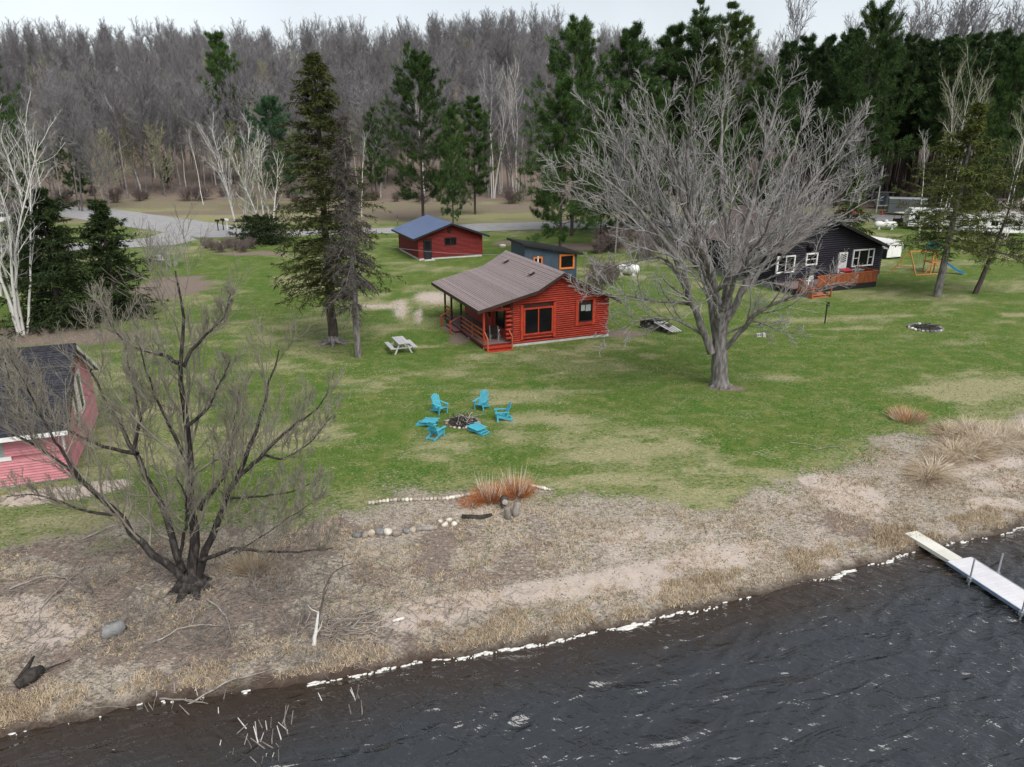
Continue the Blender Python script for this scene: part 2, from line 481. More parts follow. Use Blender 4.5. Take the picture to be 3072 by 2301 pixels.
    b = n['Principled BSDF']; b.inputs['Roughness'].default_value = .95; b.inputs['Specular IOR Level'].default_value = .12
    A = n.new('ShaderNodeAttribute'); A.attribute_name = 'zone'
    sep = n.new('ShaderNodeSeparateColor'); l.new(A.outputs['Color'], sep.inputs[0])
    W = n.new('ShaderNodeAttribute'); W.attribute_name = 'wet'
    geo = n.new('ShaderNodeNewGeometry')

    def noise(scale, detail=4, rough=.6, stretch=None):
        t = n.new('ShaderNodeTexNoise'); t.inputs['Scale'].default_value = scale; t.inputs['Detail'].default_value = detail; t.inputs['Roughness'].default_value = rough
        if stretch:
            mp = n.new('ShaderNodeMapping'); mp.inputs['Scale'].default_value = stretch
            l.new(geo.outputs['Position'], mp.inputs['Vector']); l.new(mp.outputs[0], t.inputs['Vector'])
        else:
            l.new(geo.outputs['Position'], t.inputs['Vector'])
        return t.outputs['Fac']

    def rng_(src, a, bb, c=0.0, dd=1.0):
        r = n.new('ShaderNodeMapRange'); r.inputs['From Min'].default_value = a; r.inputs['From Max'].default_value = bb
        r.inputs['To Min'].default_value = c; r.inputs['To Max'].default_value = dd
        l.new(src, r.inputs['Value']); return r.outputs[0]

    def mix(fac, c1, c2):
        q = n.new('ShaderNodeMix'); q.data_type = 'RGBA'
        l.new(fac, q.inputs['Factor'])
        for s, c in (('A', c1), ('B', c2)):
            if isinstance(c, tuple): q.inputs[s].default_value = (*c, 1)
            else: l.new(c, q.inputs[s])
        return q.outputs['Result']

    def math_(op, a, bb):
        q = n.new('ShaderNodeMath'); q.operation = op; q.use_clamp = op != 'ADD'
        for k, c in ((0, a), (1, bb)):
            if isinstance(c, (int, float)): q.inputs[k].default_value = c
            else: l.new(c, q.inputs[k])
        return q.outputs[0]
    fine, mid, big, leafn = noise(11, 6, .7), noise(2.6, 5, .65), noise(.35, 4), noise(5.5, 4, .7, (1, 1.6, 1))
    green = mix(rng_(mid, .38, .62), (.044, .098, .013), (.100, .140, .027))
    green = mix(rng_(big, .42, .60), green, (.036, .105, .010))
    green = mix(rng_(noise(1.1, 5, .6), .50, .68), green, (.165, .175, .055))
    green = mix(rng_(fine, .44, .62), green, (.125, .170, .042))
    strawc = mix(rng_(fine, .38, .60), (.40, .36, .225), (.19, .195, .085))
    sfac = math_('MULTIPLY', A.outputs['Alpha'], 1.0)
    sfac = rng_(math_('ADD', sfac, math_('ADD', rng_(leafn, .3, .7, -.42, .42), rng_(fine, .3, .7, -.42, .42))), .25, .95)
    c = mix(sfac, green, strawc)
    litter = mix(rng_(leafn, .40, .60), (.39, .345, .285), (.185, .158, .132))
    litter = mix(rng_(fine, .46, .60), litter, (.43, .375, .305))
    litter = mix(rng_(mid, .54, .70), litter, (.185, .165, .105))
    litter = mix(rng_(noise(23, 3, .6), .56, .66), litter, (.085, .068, .058))
    bfac = rng_(math_('ADD', sep.outputs['Red'], rng_(leafn, .3, .7, -.45, .45)), .3, .7)
    c = mix(bfac, c, litter)
    leafc = mix(rng_(leafn, .35, .65), (.23, .187, .157), (.140, .110, .093))
    leafc = mix(rng_(fine, .5, .7), leafc, (.33, .245, .185))
    lfac = rng_(math_('ADD', sep.outputs['Blue'], rng_(leafn, .3, .7, -.42, .42)), .35, .75)
    c = mix(lfac, c, leafc)
    sandc = mix(rng_(mid, .35, .65), (.50, .425, .370), (.41, .345, .295))
    dfac = rng_(math_('ADD', sep.outputs['Green'], math_('ADD', rng_(fine, .3, .7, -.3, .3), rng_(leafn, .3, .7, -.3, .3))), .38, .75)
    c = mix(dfac, c, sandc)
    # small dark and pale specks: fallen leaves, bark bits
    vo = n.new('ShaderNodeTexVoronoi'); vo.inputs['Scale'].default_value = 5.5; l.new(geo.outputs['Position'], vo.inputs['Vector'])
    vsep = n.new('ShaderNodeSeparateColor'); l.new(vo.outputs['Color'], vsep.inputs[0])
    spot = math_('MULTIPLY', rng_(vo.outputs['Distance'], .16, .26, 1, 0), rng_(vsep.outputs['Red'], .58, .60))
    c = mix(math_('MULTIPLY', spot, math_('ADD', .35, math_('MULTIPLY', sep.outputs['Red'], .4))), c, mix(rng_(vsep.outputs['Green'], .45, .55), (.055, .042, .032), (.52, .50, .42)))
    c = mix(math_('MULTIPLY', W.outputs['Fac'], .9), c, (.035, .024, .018))
    l.new(c, b.inputs['Base Color'])
    bp = n.new('ShaderNodeBump'); bp.inputs['Strength'].default_value = .55; bp.inputs['Distance'].default_value = .06
    l.new(math_('ADD', fine, leafn), bp.inputs['Height']); l.new(bp.outputs[0], b.inputs['Normal'])
    o = link('ground', me, m)
    tag(o, 'lawn, litter strewn beach and wooded slope', None, kind='structure')


build_ground()


def build_lake():
    xs = np.concatenate([np.linspace(-90, -17, 30)[:-1], np.linspace(-17, 25, 560), np.linspace(25, 100, 30)[1:]])
    ys = np.concatenate([np.linspace(-90, 8, 40)[:-1], np.linspace(8, 28, 290)])
    X, Y = np.meshgrid(xs, ys, indexing='ij')

    def rot(a): return X * math.cos(a) + Y * math.sin(a), -X * math.sin(a) + Y * math.cos(a)
    u, v = rot(math.radians(116)); u2, v2 = rot(math.radians(80)); u3, v3 = rot(math.radians(140))
    wob = 2.2 * fbm(X * .35, Y * .35, 3)
    gust = .45 + .9 * sstep(.35, .65, fbm(X * .13 + 4, Y * .2, 3))
    w = .050 * (1 - np.abs(2 * fbm(u * .75 + wob, v * .28, 2) - 1)) + .055 * (fbm(u2 * 1.5 + 30, v2 * .55, 3) - .5)
    w = w + gust * (.075 * (1 - np.abs(2 * vnoise(u3 * 2.1 + wob, v3 * .8) - 1)) ** 1.5 + .060 * (vnoise(u * 3.9, v * 1.6) - .5) + .026 * (vnoise(u2 * 7.5, v2 * 3.6) - .5))
    calm = sstep(0, 1.6, shore_y(X) - Y) * .8 + .2
    Z = WATER + (w - w.mean()) * calm * .85
    V = np.stack([X, Y, Z], -1).reshape(-1, 3)
    nr, nc = X.shape
    i = np.arange(nr - 1)[:, None] * nc + np.arange(nc - 1)[None]
    F = np.stack([i, i + nc, i + nc + 1, i + 1], -1).reshape(-1, 4)
    keep = (Y < shore_y(X) + 1.2).ravel()
    F = F[keep[F].all(1)]
    # wide outer sheet of the lake so that it goes on past the frame
    me = np_mesh('lake', V, F, True)
    sh = me.attributes.new('shallow', 'FLOAT', 'POINT')
    dd = (shore_y(X) - Y) + 1.2 * (fbm(X * .8, Y * .8, 3) - .5)
    sh.data.foreach_set('value', (1 - sstep(.1, 3.0 + 1.6 * sstep(0, -12, X), dd)).astype(np.float32).ravel())
    m = bpy.data.materials.new('dark_lake_water'); m.use_nodes = True
    n, l = m.node_tree.nodes, m.node_tree.links
    b = n['Principled BSDF']; b.inputs['Roughness'].default_value = .03; b.inputs['IOR'].default_value = 1.58
    b.inputs['Specular IOR Level'].default_value = .5
    A = n.new('ShaderNodeAttribute'); A.attribute_name = 'shallow'
    mx = n.new('ShaderNodeMix'); mx.data_type = 'RGBA'
    mx.inputs['A'].default_value = (.032, .0355, .040, 1); mx.inputs['B'].default_value = (.034, .024, .017, 1)
    l.new(A.outputs['Fac'], mx.inputs['Factor']); l.new(mx.outputs['Result'], b.inputs['Base Color'])
    geo = n.new('ShaderNodeNewGeometry')
    prev = None
    for rot_, sc_, scale, dist in ((18, (3.2, 1, 1), 1.4, .25), (-34, (3.0, 1, 1), 3.2, .10), (4, (2.2, 1, 1), 7.0, .02)):
        mp = n.new('ShaderNodeMapping'); mp.vector_type = 'TEXTURE'; mp.inputs['Rotation'].default_value = (0, 0, math.radians(rot_)); mp.inputs['Scale'].default_value = sc_
        l.new(geo.outputs['Position'], mp.inputs['Vector'])
        t = n.new('ShaderNodeTexNoise'); t.inputs['Scale'].default_value = scale; t.inputs['Detail'].default_value = 3; t.inputs['Roughness'].default_value = .5; t.inputs['Distortion'].default_value = .6
        l.new(mp.outputs[0], t.inputs['Vector'])
        bp = n.new('ShaderNodeBump'); bp.inputs['Strength'].default_value = 1.0; bp.inputs['Distance'].default_value = dist
        l.new(t.outputs['Fac'], bp.inputs['Height'])
        if prev: l.new(prev, bp.inputs['Normal'])
        prev = bp.outputs[0]
    l.new(prev, b.inputs['Normal'])
    o = link('lake', me, m)
    tag(o, 'dark rippled lake water along the shore', None, kind='structure')


build_lake()


def strip(name, left, right, mat, dz, n=40, label=None):
    """a sheet laid on the ground between two polylines"""
    def res(P):
        P = np.array(P, float); s = np.concatenate([[0], np.cumsum(np.hypot(*np.diff(P, axis=0).T))]); t = np.linspace(0, s[-1], n)
        return np.stack([np.interp(t, s, P[:, 0]), np.interp(t, s, P[:, 1])], 1)
    L, Rr = res(left), res(right)
    m = 10; V = []
    for k in range(m):
        q = L + (Rr - L) * k / (m - 1)
        q = q + .5 * (vnoise(q[:, :1] * .3, q[:, 1:] * .3) - .5) * (k in (0, m - 1))
        V.append(np.column_stack([q, height(q[:, 0], q[:, 1]) + dz]))
    V = np.stack(V, 1).reshape(-1, 3)
    i = np.arange(n - 1)[:, None] * m + np.arange(m - 1)[None]
    F = np.stack([i, i + 1, i + m + 1, i + m], -1).reshape(-1, 4)
    o = link(name, np_mesh(name, V, F, True), mat)
    return tag(o, label, None, kind='structure')


strip('road', [(-150, 172), (-95, 150), (-76, 143), (-57, 127), (-37, 110.5), (-20, 112), (-5, 118.5), (20, 124), (60, 131), (120, 140)],
      [(-150, 160), (-95, 138), (-74, 127), (-56, 112), (-42, 101.5), (-20, 106), (-3, 109), (20, 114.5), (60, 122), (120, 131)], M_ASPHALT, .03, 90, 'pale grey asphalt road curving behind the trees')
strip('road', [(-52, 113), (-50, 108), (-49.5, 101), (-57, 96), (-75, 97)], [(-44, 103), (-42, 100), (-43, 95), (-52, 90), (-72, 88)], M_ASPHALT, .036, 24, 'grey side lane joining the road by the bushes')
# ================================================================== buildings
def pl(px, py, O, ang, ly):
    """picture position -> (local x, height) on the wall plane local y = ly"""
    c, s = math.cos(ang), math.sin(ang); r = ray(px, py)
    t = (-s * O[0] + c * O[1] + ly) / (-s * r[0] + c * r[1]); P = r * t
    return c * (P[0] - O[0]) + s * (P[1] - O[1]), P[2] + H


def base_xy(px, Y):
    X = 0.0
    for _ in range(12): X = (px - CX) / FPX * (Y * _cp + (H - float(height(X, Y))) * _sp)
    return X, Y


_logs = {}


def log_mesh(pitch, mat):
    k = (pitch, mat.name)
    if k not in _logs:
        me = MB().tube([(0, 0, 0), (1, 0, 0)], pitch * .47, 8).mesh('log')
        me.materials.append(mat); _logs[k] = me
    return _logs[k]


def log_rows(parent, axis, fixed, z0, pitch, rows, span, openings, mat, name='log'):
    """one object per log; span(z) -> (a, b); openings (a, b, z0, z1) cut the row"""
    me = log_mesh(pitch, mat)
    for i in range(rows):
        z = z0 + (i + .5) * pitch
        a, b = span(z)
        if b - a < .15: continue
        segs = [(a, b)]
        for (oa, ob, oz0, oz1) in openings:
            if oz0 < z < oz1:
                segs = [q for s in segs for q in ((s[0], min(s[1], oa)), (max(s[0], ob), s[1])) if q[1] - q[0] > .04]
        for s in segs:
            if axis == 'x':
                link(name, me, None, parent, (s[0], fixed, z), None, (s[1] - s[0], 1, 1))
            else:
                link(name, me, None, parent, (fixed, s[0], z), (0, 0, math.pi / 2), (s[1] - s[0], 1, 1))


def roof_z(prof, x):
    return float(np.interp(x, [p[0] for p in prof], [p[1] for p in prof]))


def gable_span(prof, lo, hi, drop):
    xs = np.linspace(lo, hi, 300); zs = np.array([roof_z(prof, x) - drop for x in xs])

    def f(z):
        ok = xs[zs > z]
        return (ok[0], ok[-1]) if len(ok) else (0, 0)
    return f


def window(parent, x0, x1, z0, z1, y, trim, w=.09, mull=(), bars=(), depth=.08, glass=M_GLASS, trimmat=None, blind=None):
    """framed window on a wall facing -y"""
    f = MB()
    for a, b in (((x0 - w, z0 - w), (x0, z1 + w)), ((x1, z0 - w), (x1 + w, z1 + w)), ((x0, z1), (x1, z1 + w)), ((x0, z0 - w), (x1, z0))):
        f.b2((a[0], y - depth, a[1]), (b[0], y + .05, b[1]))
    win = part('window', f, trim, parent)
    edges = [x0] + [m for m in mull] + [x1]
    for i in range(len(edges) - 1):
        part('pane', MB().b2((edges[i] + (.03 if i else 0), y - .02, z0), (edges[i + 1] - (.03 if i < len(edges) - 2 else 0), y + .03, z1)), glass, win)
    for m in mull: part('mullion', MB().b2((m - .035, y - depth + .01, z0), (m + .035, y + .04, z1)), trim, win)
    for (a, b, z) in bars: part('glazing_bar', MB().b2((a, y - .05, z - .025), (b, y - .021, z + .025)), trim, win)
    return win


def shingle_slope(mb, p, q, y0, y1, pitch=.15, jit=.01, rng=RNG):
    """stepped courses on a slope from low edge p to high edge q (x,z), between y0 and y1"""
    p, q = np.array(p, float), np.array(q, float); L = np.linalg.norm(q - p); d = (q - p) / L; nrm = np.array([-d[1], d[0]])
    if nrm[1] < 0: nrm = -nrm
    k = int(L / pitch)
    for i in range(k):
        a, b = p + d * L * i / k, p + d * (L * (i + 1) / k + .03)
        h = .034 + rng.uniform(-jit, jit)
        poly = [tuple(a), tuple(a + nrm * h), tuple(b + nrm * .008), tuple(b)]
        mb.prism(poly, y0, y1, 1)


# ---------------------------------------------------------------- red log cabin
CO, CA = (-.1, 47.7), math.radians(22.5)
cabin = thing('log_cabin', 'red log cabin with brown shingle roof and covered porch', 'cabin', (*CO, float(height(*CO)) - .02), CA)
PROF = [(-2.45, 2.80), (1.75, 3.78), (3.65, 4.83), (8.1, 2.60)]
YF, YB = -.5, 9.8
box_part('foundation', (-.03, -.05, -.4), (7.45, 9.3, .16), M_CONC, cabin)
core = [(0.06, .16), (7.34, .16), (7.34, roof_z(PROF, 7.34) - .12), (3.65, 4.6), (1.75, 3.62), (.06, roof_z(PROF, .06) - .12)]
wall = part('wall', MB().prism(core, .08, 9.2, 1), M_POST, cabin)  # core behind the logs near black: groove shade put into its colour
opn = [(.78, 3.22, .35, 2.78), (4.86, 6.24, 1.1, 2.72)]
log_rows(wall, 'x', .03, .18, .148, 31, gable_span(PROF, 0, 7.4, .16), opn, M_RED)
sopn = [(1.0, 2.6, 1.0, 2.4), (3.2, 4.1, .35, 2.45), (5.4, 6.6, 1.1, 2.4)]
log_rows(wall, 'y', .03, .36, .148, 17, lambda z: (.1, 9.2), sopn, M_RED)
log_rows(wall, 'y', 7.37, .18, .148, 15, lambda z: (.1, 9.2), [], M_RED)
log_rows(wall, 'x', 9.23, .18, .148, 31, gable_span(PROF, 0, 7.4, .16), [], M_RED)
for i in range(7):
    part('log_end', MB().tube([(-.34, .0, .62 + i * .30), (-.05, .0, .62 + i * .30), (.12, .0, .62 + i * .30)], [.085, .1, .1], 10), M_RED, cabin, True)
part('corner_board', MB().b2((.02, -.07, .2), (.16, -.03, 3.1)), M_POST, cabin)
w1 = window(cabin, 1.02, 2.98, .82, 2.47, -.03, M_REDTRIM, .10, (2.0,))
for x in (.70, 3.10): part('trim_board', MB().b2((x, -.10, .42), (x + .20, -.02, 2.80)), M_REDTRIM, w1)
log_rows(w1, 'x', .03, .42, .148, 2, lambda z: (.9, 3.1), [], M_RED)
w2 = window(cabin, 5.08, 6.02, 1.33, 2.47, -.03, M_BLACKTRIM, .05, ())
part('curtain', MB().b2((5.2, -.056, 2.02), (5.50, -.052, 2.44)).b2((5.56, -.057, 1.98), (5.95, -.053, 2.44)), M_GREYBOARD, w2)
for x in (4.80, 6.10): part('trim_board', MB().b2((x, -.09, 1.0), (x + .22, -.02, 2.75)), M_REDTRIM, w2)
part('trim_board', MB().b2((5.02, -.08, 1.0), (6.10, -.02, 1.26)), M_RED, w2)
for (a, b, z0, z1) in ((1.05, 2.55, 1.05, 2.35), (5.45, 6.55, 1.15, 2.35)):
    part('window', MB().b2((-.07, a, z0), (.05, b, z1)), M_GLASS, cabin)
dr = part('door', MB().b2((-.09, 3.25, .37), (.05, 4.05, 2.40)), M_REDTRIM, cabin)
part('pane', MB().b2((-.1, 3.4, 1.3), (-.085, 3.9, 2.2)), M_GLASS, dr)
# roof
rf = part('roof', MB().prism([(x, z) for x, z in PROF] + [(x, z - .10) for x, z in PROF[::-1]], YF, YB, 1), M_FASCIA, cabin)
sh = MB()
for a, b in ((0, 1), (1, 2)): shingle_slope(sh, PROF[a], PROF[b], YF - .03, YB + .03)
shingle_slope(sh, PROF[3], PROF[2], YF - .03, YB + .03)
part('shingles', sh, M_SHCAB, rf, kind='stuff')
part('ridge_cap', MB().prism([(3.43, 4.755), (3.65, 4.885), (3.87, 4.775), (3.65, 4.86)], YF - .04, YB + .04, 1), M_SHCAB, rf)
for i in range(3):
    (x0, z0), (x1, z1) = PROF[i], PROF[i + 1]
    for y in (YF - .035, YB + .005):
        part('fascia', MB().prism([(x0, z0 - .005), (x1, z1 - .005), (x1, z1 - .21), (x0, z0 - .21)], y, y + .03, 1), M_FASCIA, rf)
part('fascia', MB().b2((-2.49, YF, 2.60), (-2.452, YB, 2.80)), M_FASCIA, rf)
for vy, vx in ((7.5, 2.75), (2.45, 2.62)):
    z = roof_z(PROF, vx) + .02; sl = math.atan2(1.05, 1.9)
    R = Matrix.Rotation(-sl, 3, 'Y')
    v = part('roof_vent', MB().box((vx, vy, z + .10), (.30, .32, .16), R), M_FASCIA, rf)
    part('vent_cap', MB().box((vx - .05, vy, z + .20), (.42, .36, .04), R), M_SHCAB, v)
# porch
porch = part('porch_frame', MB().b2((-1.95, .02, .18), (-1.87, 8.55, .33)).b2((-1.87, .02, .18), (0, .10, .33)).b2((-1.87, 8.47, .18), (0, 8.55, .33)), M_REDDARK, cabin)
for i in range(13):
    x = -1.94 + i * .149
    part('deck_board', MB().b2((x, .0, .335), (x + .14, 8.58, .37)), M_DECKB, porch)
for y in (.05, 3.0, 6.0, 8.45): part('pier', MB().b2((-1.9, y, -.3), (-1.7, y + .15, .18)), M_CONC, porch)
PX = -1.86
posts = [(8.42, M_POST), (6.88, M_POST), (4.68, M_POST), (.06, M_REDTRIM)]
for y, m in posts:
    part('post', MB().b2((PX - .06, y - .06, .37), (PX + .06, y + .06, roof_z(PROF, PX) - .24)), m, cabin)
part('porch_beam', MB().b2((PX - .07, -.1, roof_z(PROF, PX) - .24), (PX + .07, 8.6, roof_z(PROF, PX) - .10)), M_POST, cabin)
part('porch_beam', MB().b2((PX, .0, 2.55), (-.02, .12, 2.72)), M_RED, cabin)
for y0, y1 in ((6.94, 8.36), (.12, 2.35), (2.35, 4.62)):
    for z in (.66, .98, 1.28):
        part('rail', MB().b2((PX - .05, y0, z - .045), (PX + .02, y1, z + .045)), M_RAIL, cabin)
part('rail_post', MB().b2((PX - .045, 2.31, .37), (PX + .045, 2.39, 1.3)), M_RAIL, cabin)
st = part('porch_steps', MB().b2((-2.35, 4.75, -.1), (-1.96, 6.8, .19)), M_REDDARK, cabin)
part('tread', MB().b2((-2.38, 4.72, .19), (-1.96, 6.83, .225)), M_DECKB, st)
part('tread', MB().b2((-2.75, 4.72, .03), (-2.36, 6.83, .065)), M_DECKB, st)
for y in (4.72, 6.84):
    part('handrail', MB().beam((-1.84, y, 1.28), (-2.75, y, .86), .07, .06), M_RAIL, st)
    part('rail_post', MB().b2((-2.72, y - .04, -.1), (-2.64, y + .04, .88)), M_REDTRIM, st)
st = part('porch_steps', MB().b2((-1.86, -.42, -.15), (-.12, .0, .17)), M_REDDARK, cabin)
part('tread', MB().b2((-1.9, -.46, .17), (-.08, .0, .205)), M_REDTRIM, st)
part('tread', MB().b2((-1.9, -.8, .0), (-.08, -.42, .04)), M_REDTRIM, st)
for x in (-1.84, -.12):
    part('handrail', MB().beam((x, .02, 1.22), (x, -.62, .86), .07, .06), M_RAIL, st)
    part('rail_post', MB().b2((x - .04, -.62, -.15), (x + .04, -.54, .88)), M_RAIL, st)
for i in range(2):
    part('porch_light', MB().tube([(-1.1 + i * .7, .6, 2.62), (-1.1 + i * .7, .6, 2.68)], [.05, .05], 8), M_WHITE, cabin)
cz = cabin.location.z


def cab(x, y, z):
    a = rot2((x, y), CA); return (CO[0] + a[0], CO[1] + a[1], cz + z)


ch = thing('patio_chair', 'pale framed black patio chair on the red cabin porch', 'chair', cab(-.75, .95, .37), CA + 2.6)
part('seat', MB().b2((-.26, -.26, .40), (.26, .26, .45)), M_BLACKP, ch)
part('backrest', MB().box((0, .31, .72), (.50, .04, .62), Matrix.Rotation(-.2, 3, 'X')), M_BLACKP, ch)
for s in (-1, 1):
    part('leg', MB().tube([(s * .28, -.28, 0), (s * .28, -.28, .42), (s * .28, .27, .43), (s * .28, .42, 1.06)], .03, 6), M_STEEL, ch)
    part('leg', MB().tube([(s * .28, .3, 0), (s * .28, .22, .42)], .025, 6), M_STEEL, ch)
    part('armrest', MB().b2((s * .28 - .04, -.3, .62), (s * .28 + .04, .3, .66)), M_WHITE, ch)
tb = thing('side_table', 'small dark table beside the chair on the cabin porch', 'table', cab(-1.35, 1.6, .37), CA)
part('table_top', MB().tube([(0, 0, .42), (0, 0, .46)], [.3, .3], 14), M_BLACKP, tb)
part('leg', MB().tube([(0, 0, 0), (0, 0, .42)], [.05, .04], 8), M_BLACKP, tb)

# ---------------------------------------------------------------- dark red garage
GO, GA = (-10.4, 83.07), math.radians(23)
gar = thing('garage', 'dark red log sided garage with blue metal roof', 'garage', (*GO, float(height(*GO)) - .02), GA)
GP = [(-.78, 2.50), (3.72, 4.04), (8.25, 2.45)]
box_part('foundation', (-.02, -.04, -.4), (7.52, 8.45, .22), M_CONC, gar)
gw = part('wall', MB().prism([(.07, .22), (7.43, .22), (7.43, roof_z(GP, 7.43) - .1), (3.72, 3.9), (.07, roof_z(GP, .07) - .1)], .07, 8.4, 1), M_POST, gar)  # very dark backing colour paints in the shade between the siding logs
gopn = [(.5, 1.5, .1, 2.3), (3.0, 4.43, 1.55, 2.35)]
M_GARLOG = pm('garage_log_stain', (.20, .014, .012), (.135, .010, .009), 3, .5, .25, 30, (1, 1, 4), rand=.12)
log_rows(gw, 'x', .02, .24, .142, 27, gable_span(GP, 0, 7.5, .12), gopn, M_GARLOG)
log_rows(gw, 'y', .02, .24, .142, 17, lambda z: (.08, 8.42), [], M_GARLOG)
log_rows(gw, 'y', 7.48, .24, .142, 16, lambda z: (.08, 8.42), [], M_GARLOG)
for x, y in ((-.02, -.02), (7.52, -.02), (-.02, 8.45), (7.52, 8.45)):
    part('corner_board', MB().b2((x - .05, y - .05, .2), (x + .05, y + .05, 2.55)), M_REDDARK, gar)
gd = part('door', MB().b2((.56, -.07, .05), (1.43, .05, 2.24)), M_BLACKTRIM, gar)
part('door_panel', MB().b2((.66, -.085, 1.2), (1.33, -.07, 2.1)), M_GLASS, gd)
part('door_handle', MB().b2((1.34, -.12, 1.02), (1.38, -.07, 1.08)), M_STEEL, gd)
part('doorstep', MB().b2((.45, -.75, -.2), (1.65, -.05, .1)), M_CONC, gar)
window(gar, 3.1, 4.33, 1.64, 2.27, -.02, M_BLACKTRIM, .05, (3.72,))
gl = part('gable_light', MB().b2((3.5, -.18, 3.02), (3.72, .0, 3.22)), M_BLACKP, gar)
part('lamp_head', MB().cyl((3.5, -.16, 3.3), (3.45, -.3, 3.24), .06, .08), M_BLACKP, gl)
part('lamp_head', MB().cyl((3.72, -.16, 3.3), (3.77, -.3, 3.24), .06, .08), M_BLACKP, gl)
gr = part('roof', MB().prism(GP + [(x, z - .1) for x, z in GP[::-1]], -.62, 8.95, 1), M_BLACKTRIM, gar)
rm = MB()
for (a, b) in ((GP[0], GP[1]), (GP[2], GP[1])):
    d = np.array(b) - np.array(a); n = np.array([-d[1], d[0]]) / np.linalg.norm(d); n = n if n[1] > 0 else -n
    rm.prism([tuple(np.array(a) + n * .004), tuple(np.array(a) + n * .02), tuple(np.array(b) + n * .02), tuple(np.array(b) + n * .004)], -.66, 8.99, 1)
part('metal_sheet', rm, M_BLUEROOF, gr)
for i in range(24):
    y = -.55 + i * .412
    for (a, b) in ((GP[0], GP[1]), (GP[2], GP[1])):
        part('rib', MB().beam((a[0], y, a[1] + .03), (b[0], y, b[1] + .03), .03, .025), M_BLUEROOF, gr)
part('ridge_cap', MB().prism([(3.5, 3.985), (3.72, 4.09), (3.94, 3.985), (3.72, 4.055)], -.66, 8.99, 1), M_BLUEROOF, gr)
for y in (-.665, 8.96):
    for i in range(2):
        (x0, z0), (x1, z1) = GP[i], GP[i + 1]
        part('fascia', MB().prism([(x0, z0 + .015), (x1, z1 + .015), (x1, z1 - .2), (x0, z0 - .2)], y, y + .03, 1), M_BLACKTRIM, gr)
for x, z in ((-.81, 2.5), (8.25, 2.45)): part('fascia', MB().b2((x, -.62, z - .18), (x + .03, 8.95, z)), M_BLACKTRIM, gr)

# ---------------------------------------------------------------- slate blue shed
SA = math.radians(21); SO = tuple(base_xy(1573, 67.0))
shed = thing('shed', 'slate blue shed with sloping black roof and orange window trim', 'shed', (*SO, 0), SA)
SWD = pl(1730, 800, SO, SA, 0)[0]; st0, st1 = pl(1573, 737, SO, SA, 0)[1], pl(1730, 762, SO, SA, 0)[1]
part('wall', MB().prism([(0, -.1), (SWD, -.1), (SWD, st1), (0, st0)], 0, 3.4, 1), M_SLATE, shed)
for i in range(7):
    x = .04 + i * (SWD - .14) / 6
    part('batten', MB().b2((x, -.02, .05), (x + .06, .002, st0 + (st1 - st0) * x / SWD - .05)), M_SLATE, shed)
sg_ = (st1 - st0) / SWD
part('roof', MB().prism([(-.3, st0 - .3 * sg_ + .004), (SWD + .4, st1 + .4 * sg_ + .004), (SWD + .4, st1 + .4 * sg_ + .2), (-.3, st0 - .3 * sg_ + .2)], -.4, 3.8, 1), M_BLACKTRIM, shed)
a, b = pl(1682.5, 768.5, SO, SA, 0), pl(1717, 800, SO, SA, 0)
window(shed, a[0], b[0], b[1], a[1], -.02, M_ORANGE, .17)
a, b = pl(1600, 766, SO, SA, 0), pl(1626, 786, SO, SA, 0)
sw_ = window(shed, a[0] + .12, b[0] - .12, b[1] - .55, a[1] - .3, -.02, M_ORANGE, .14)
part('glazing_bar', MB().b2(((a[0] + b[0]) / 2 - .05, -.1, b[1] - .55), ((a[0] + b[0]) / 2 + .05, -.04, a[1] - .1)), M_WHITE, sw_)

# ---------------------------------------------------------------- dark log house on the right
DA = math.radians(24)
DB = (35.9, 72.0); DW = 13.0
DO = (DB[0] - DW * math.cos(DA), DB[1] - DW * math.sin(DA))
dark = thing('log_house', 'dark navy log house with faded brown roof and white windows', 'house', (*DO, float(height(*DO))), DA)
rx, rz_ = pl(2494, 650, DO, DA, -.7); ex, ez = pl(2668, 737, DO, DA, -.7)
lx, lz = -(ex - DW) - .1, ez
DP = [(lx, lz), (rx, rz_), (ex, ez)]
box_part('foundation', (0, 0, -.3), (DW, 11, .5), M_ROCKDK, dark)
dw = part('wall', MB().prism([(.07, .5), (DW - .07, .5), (DW - .07, roof_z(DP, DW - .07) - .12), (rx, rz_ - .15), (.07, roof_z(DP, .07) - .12)], .1, 10.9, 1), M_DARKWALL, dark)


def dwin(p, q): a, b = pl(*p, DO, DA, 0), pl(*q, DO, DA, 0); return a[0], b[0], b[1], a[1]


W1, W2, D1, W3 = dwin((2334, 773), (2376, 812)), dwin((2420, 764), (2445, 790)), dwin((2518, 758), (2536, 800)), dwin((2561, 753), (2612, 792))
log_rows(dw, 'x', .03, .5, .2, 25, gable_span(DP, 0, DW, .16), [(w[0] - .1, w[1] + .1, w[2] - .1, w[3] + .1) for w in (W1, W2, D1, W3)], M_DARKWALL)
log_rows(dw, 'y', DW - .03, .5, .2, 12, lambda z: (.1, 10.9), [], M_DARKWALL)
log_rows(dw, 'y', .03, .5, .2, 12, lambda z: (.1, 10.9), [], M_DARKWALL)
for w, mu in ((W1, 1), (W2, 0), (W3, 2)):
    m = [(w[0] + w[1]) / 2] if mu == 1 else ([w[0] + (w[1] - w[0]) * .27, w[0] + (w[1] - w[0]) * .76] if mu == 2 else [])
    zb = w[2] + (w[3] - w[2]) * .5
    bars = [(w[0], m[0], zb), (m[1], w[1], zb)] if mu == 2 else ([(w[0], w[1], zb)] if mu == 0 else [])
    window(dark, *w, -.05, M_WHITE, .12, m, bars, .1)
dd = part('door', MB().b2((D1[0], -.1, .95), (D1[1], .05, D1[3])), M_WHITE, dark)
zm = D1[2] + .45
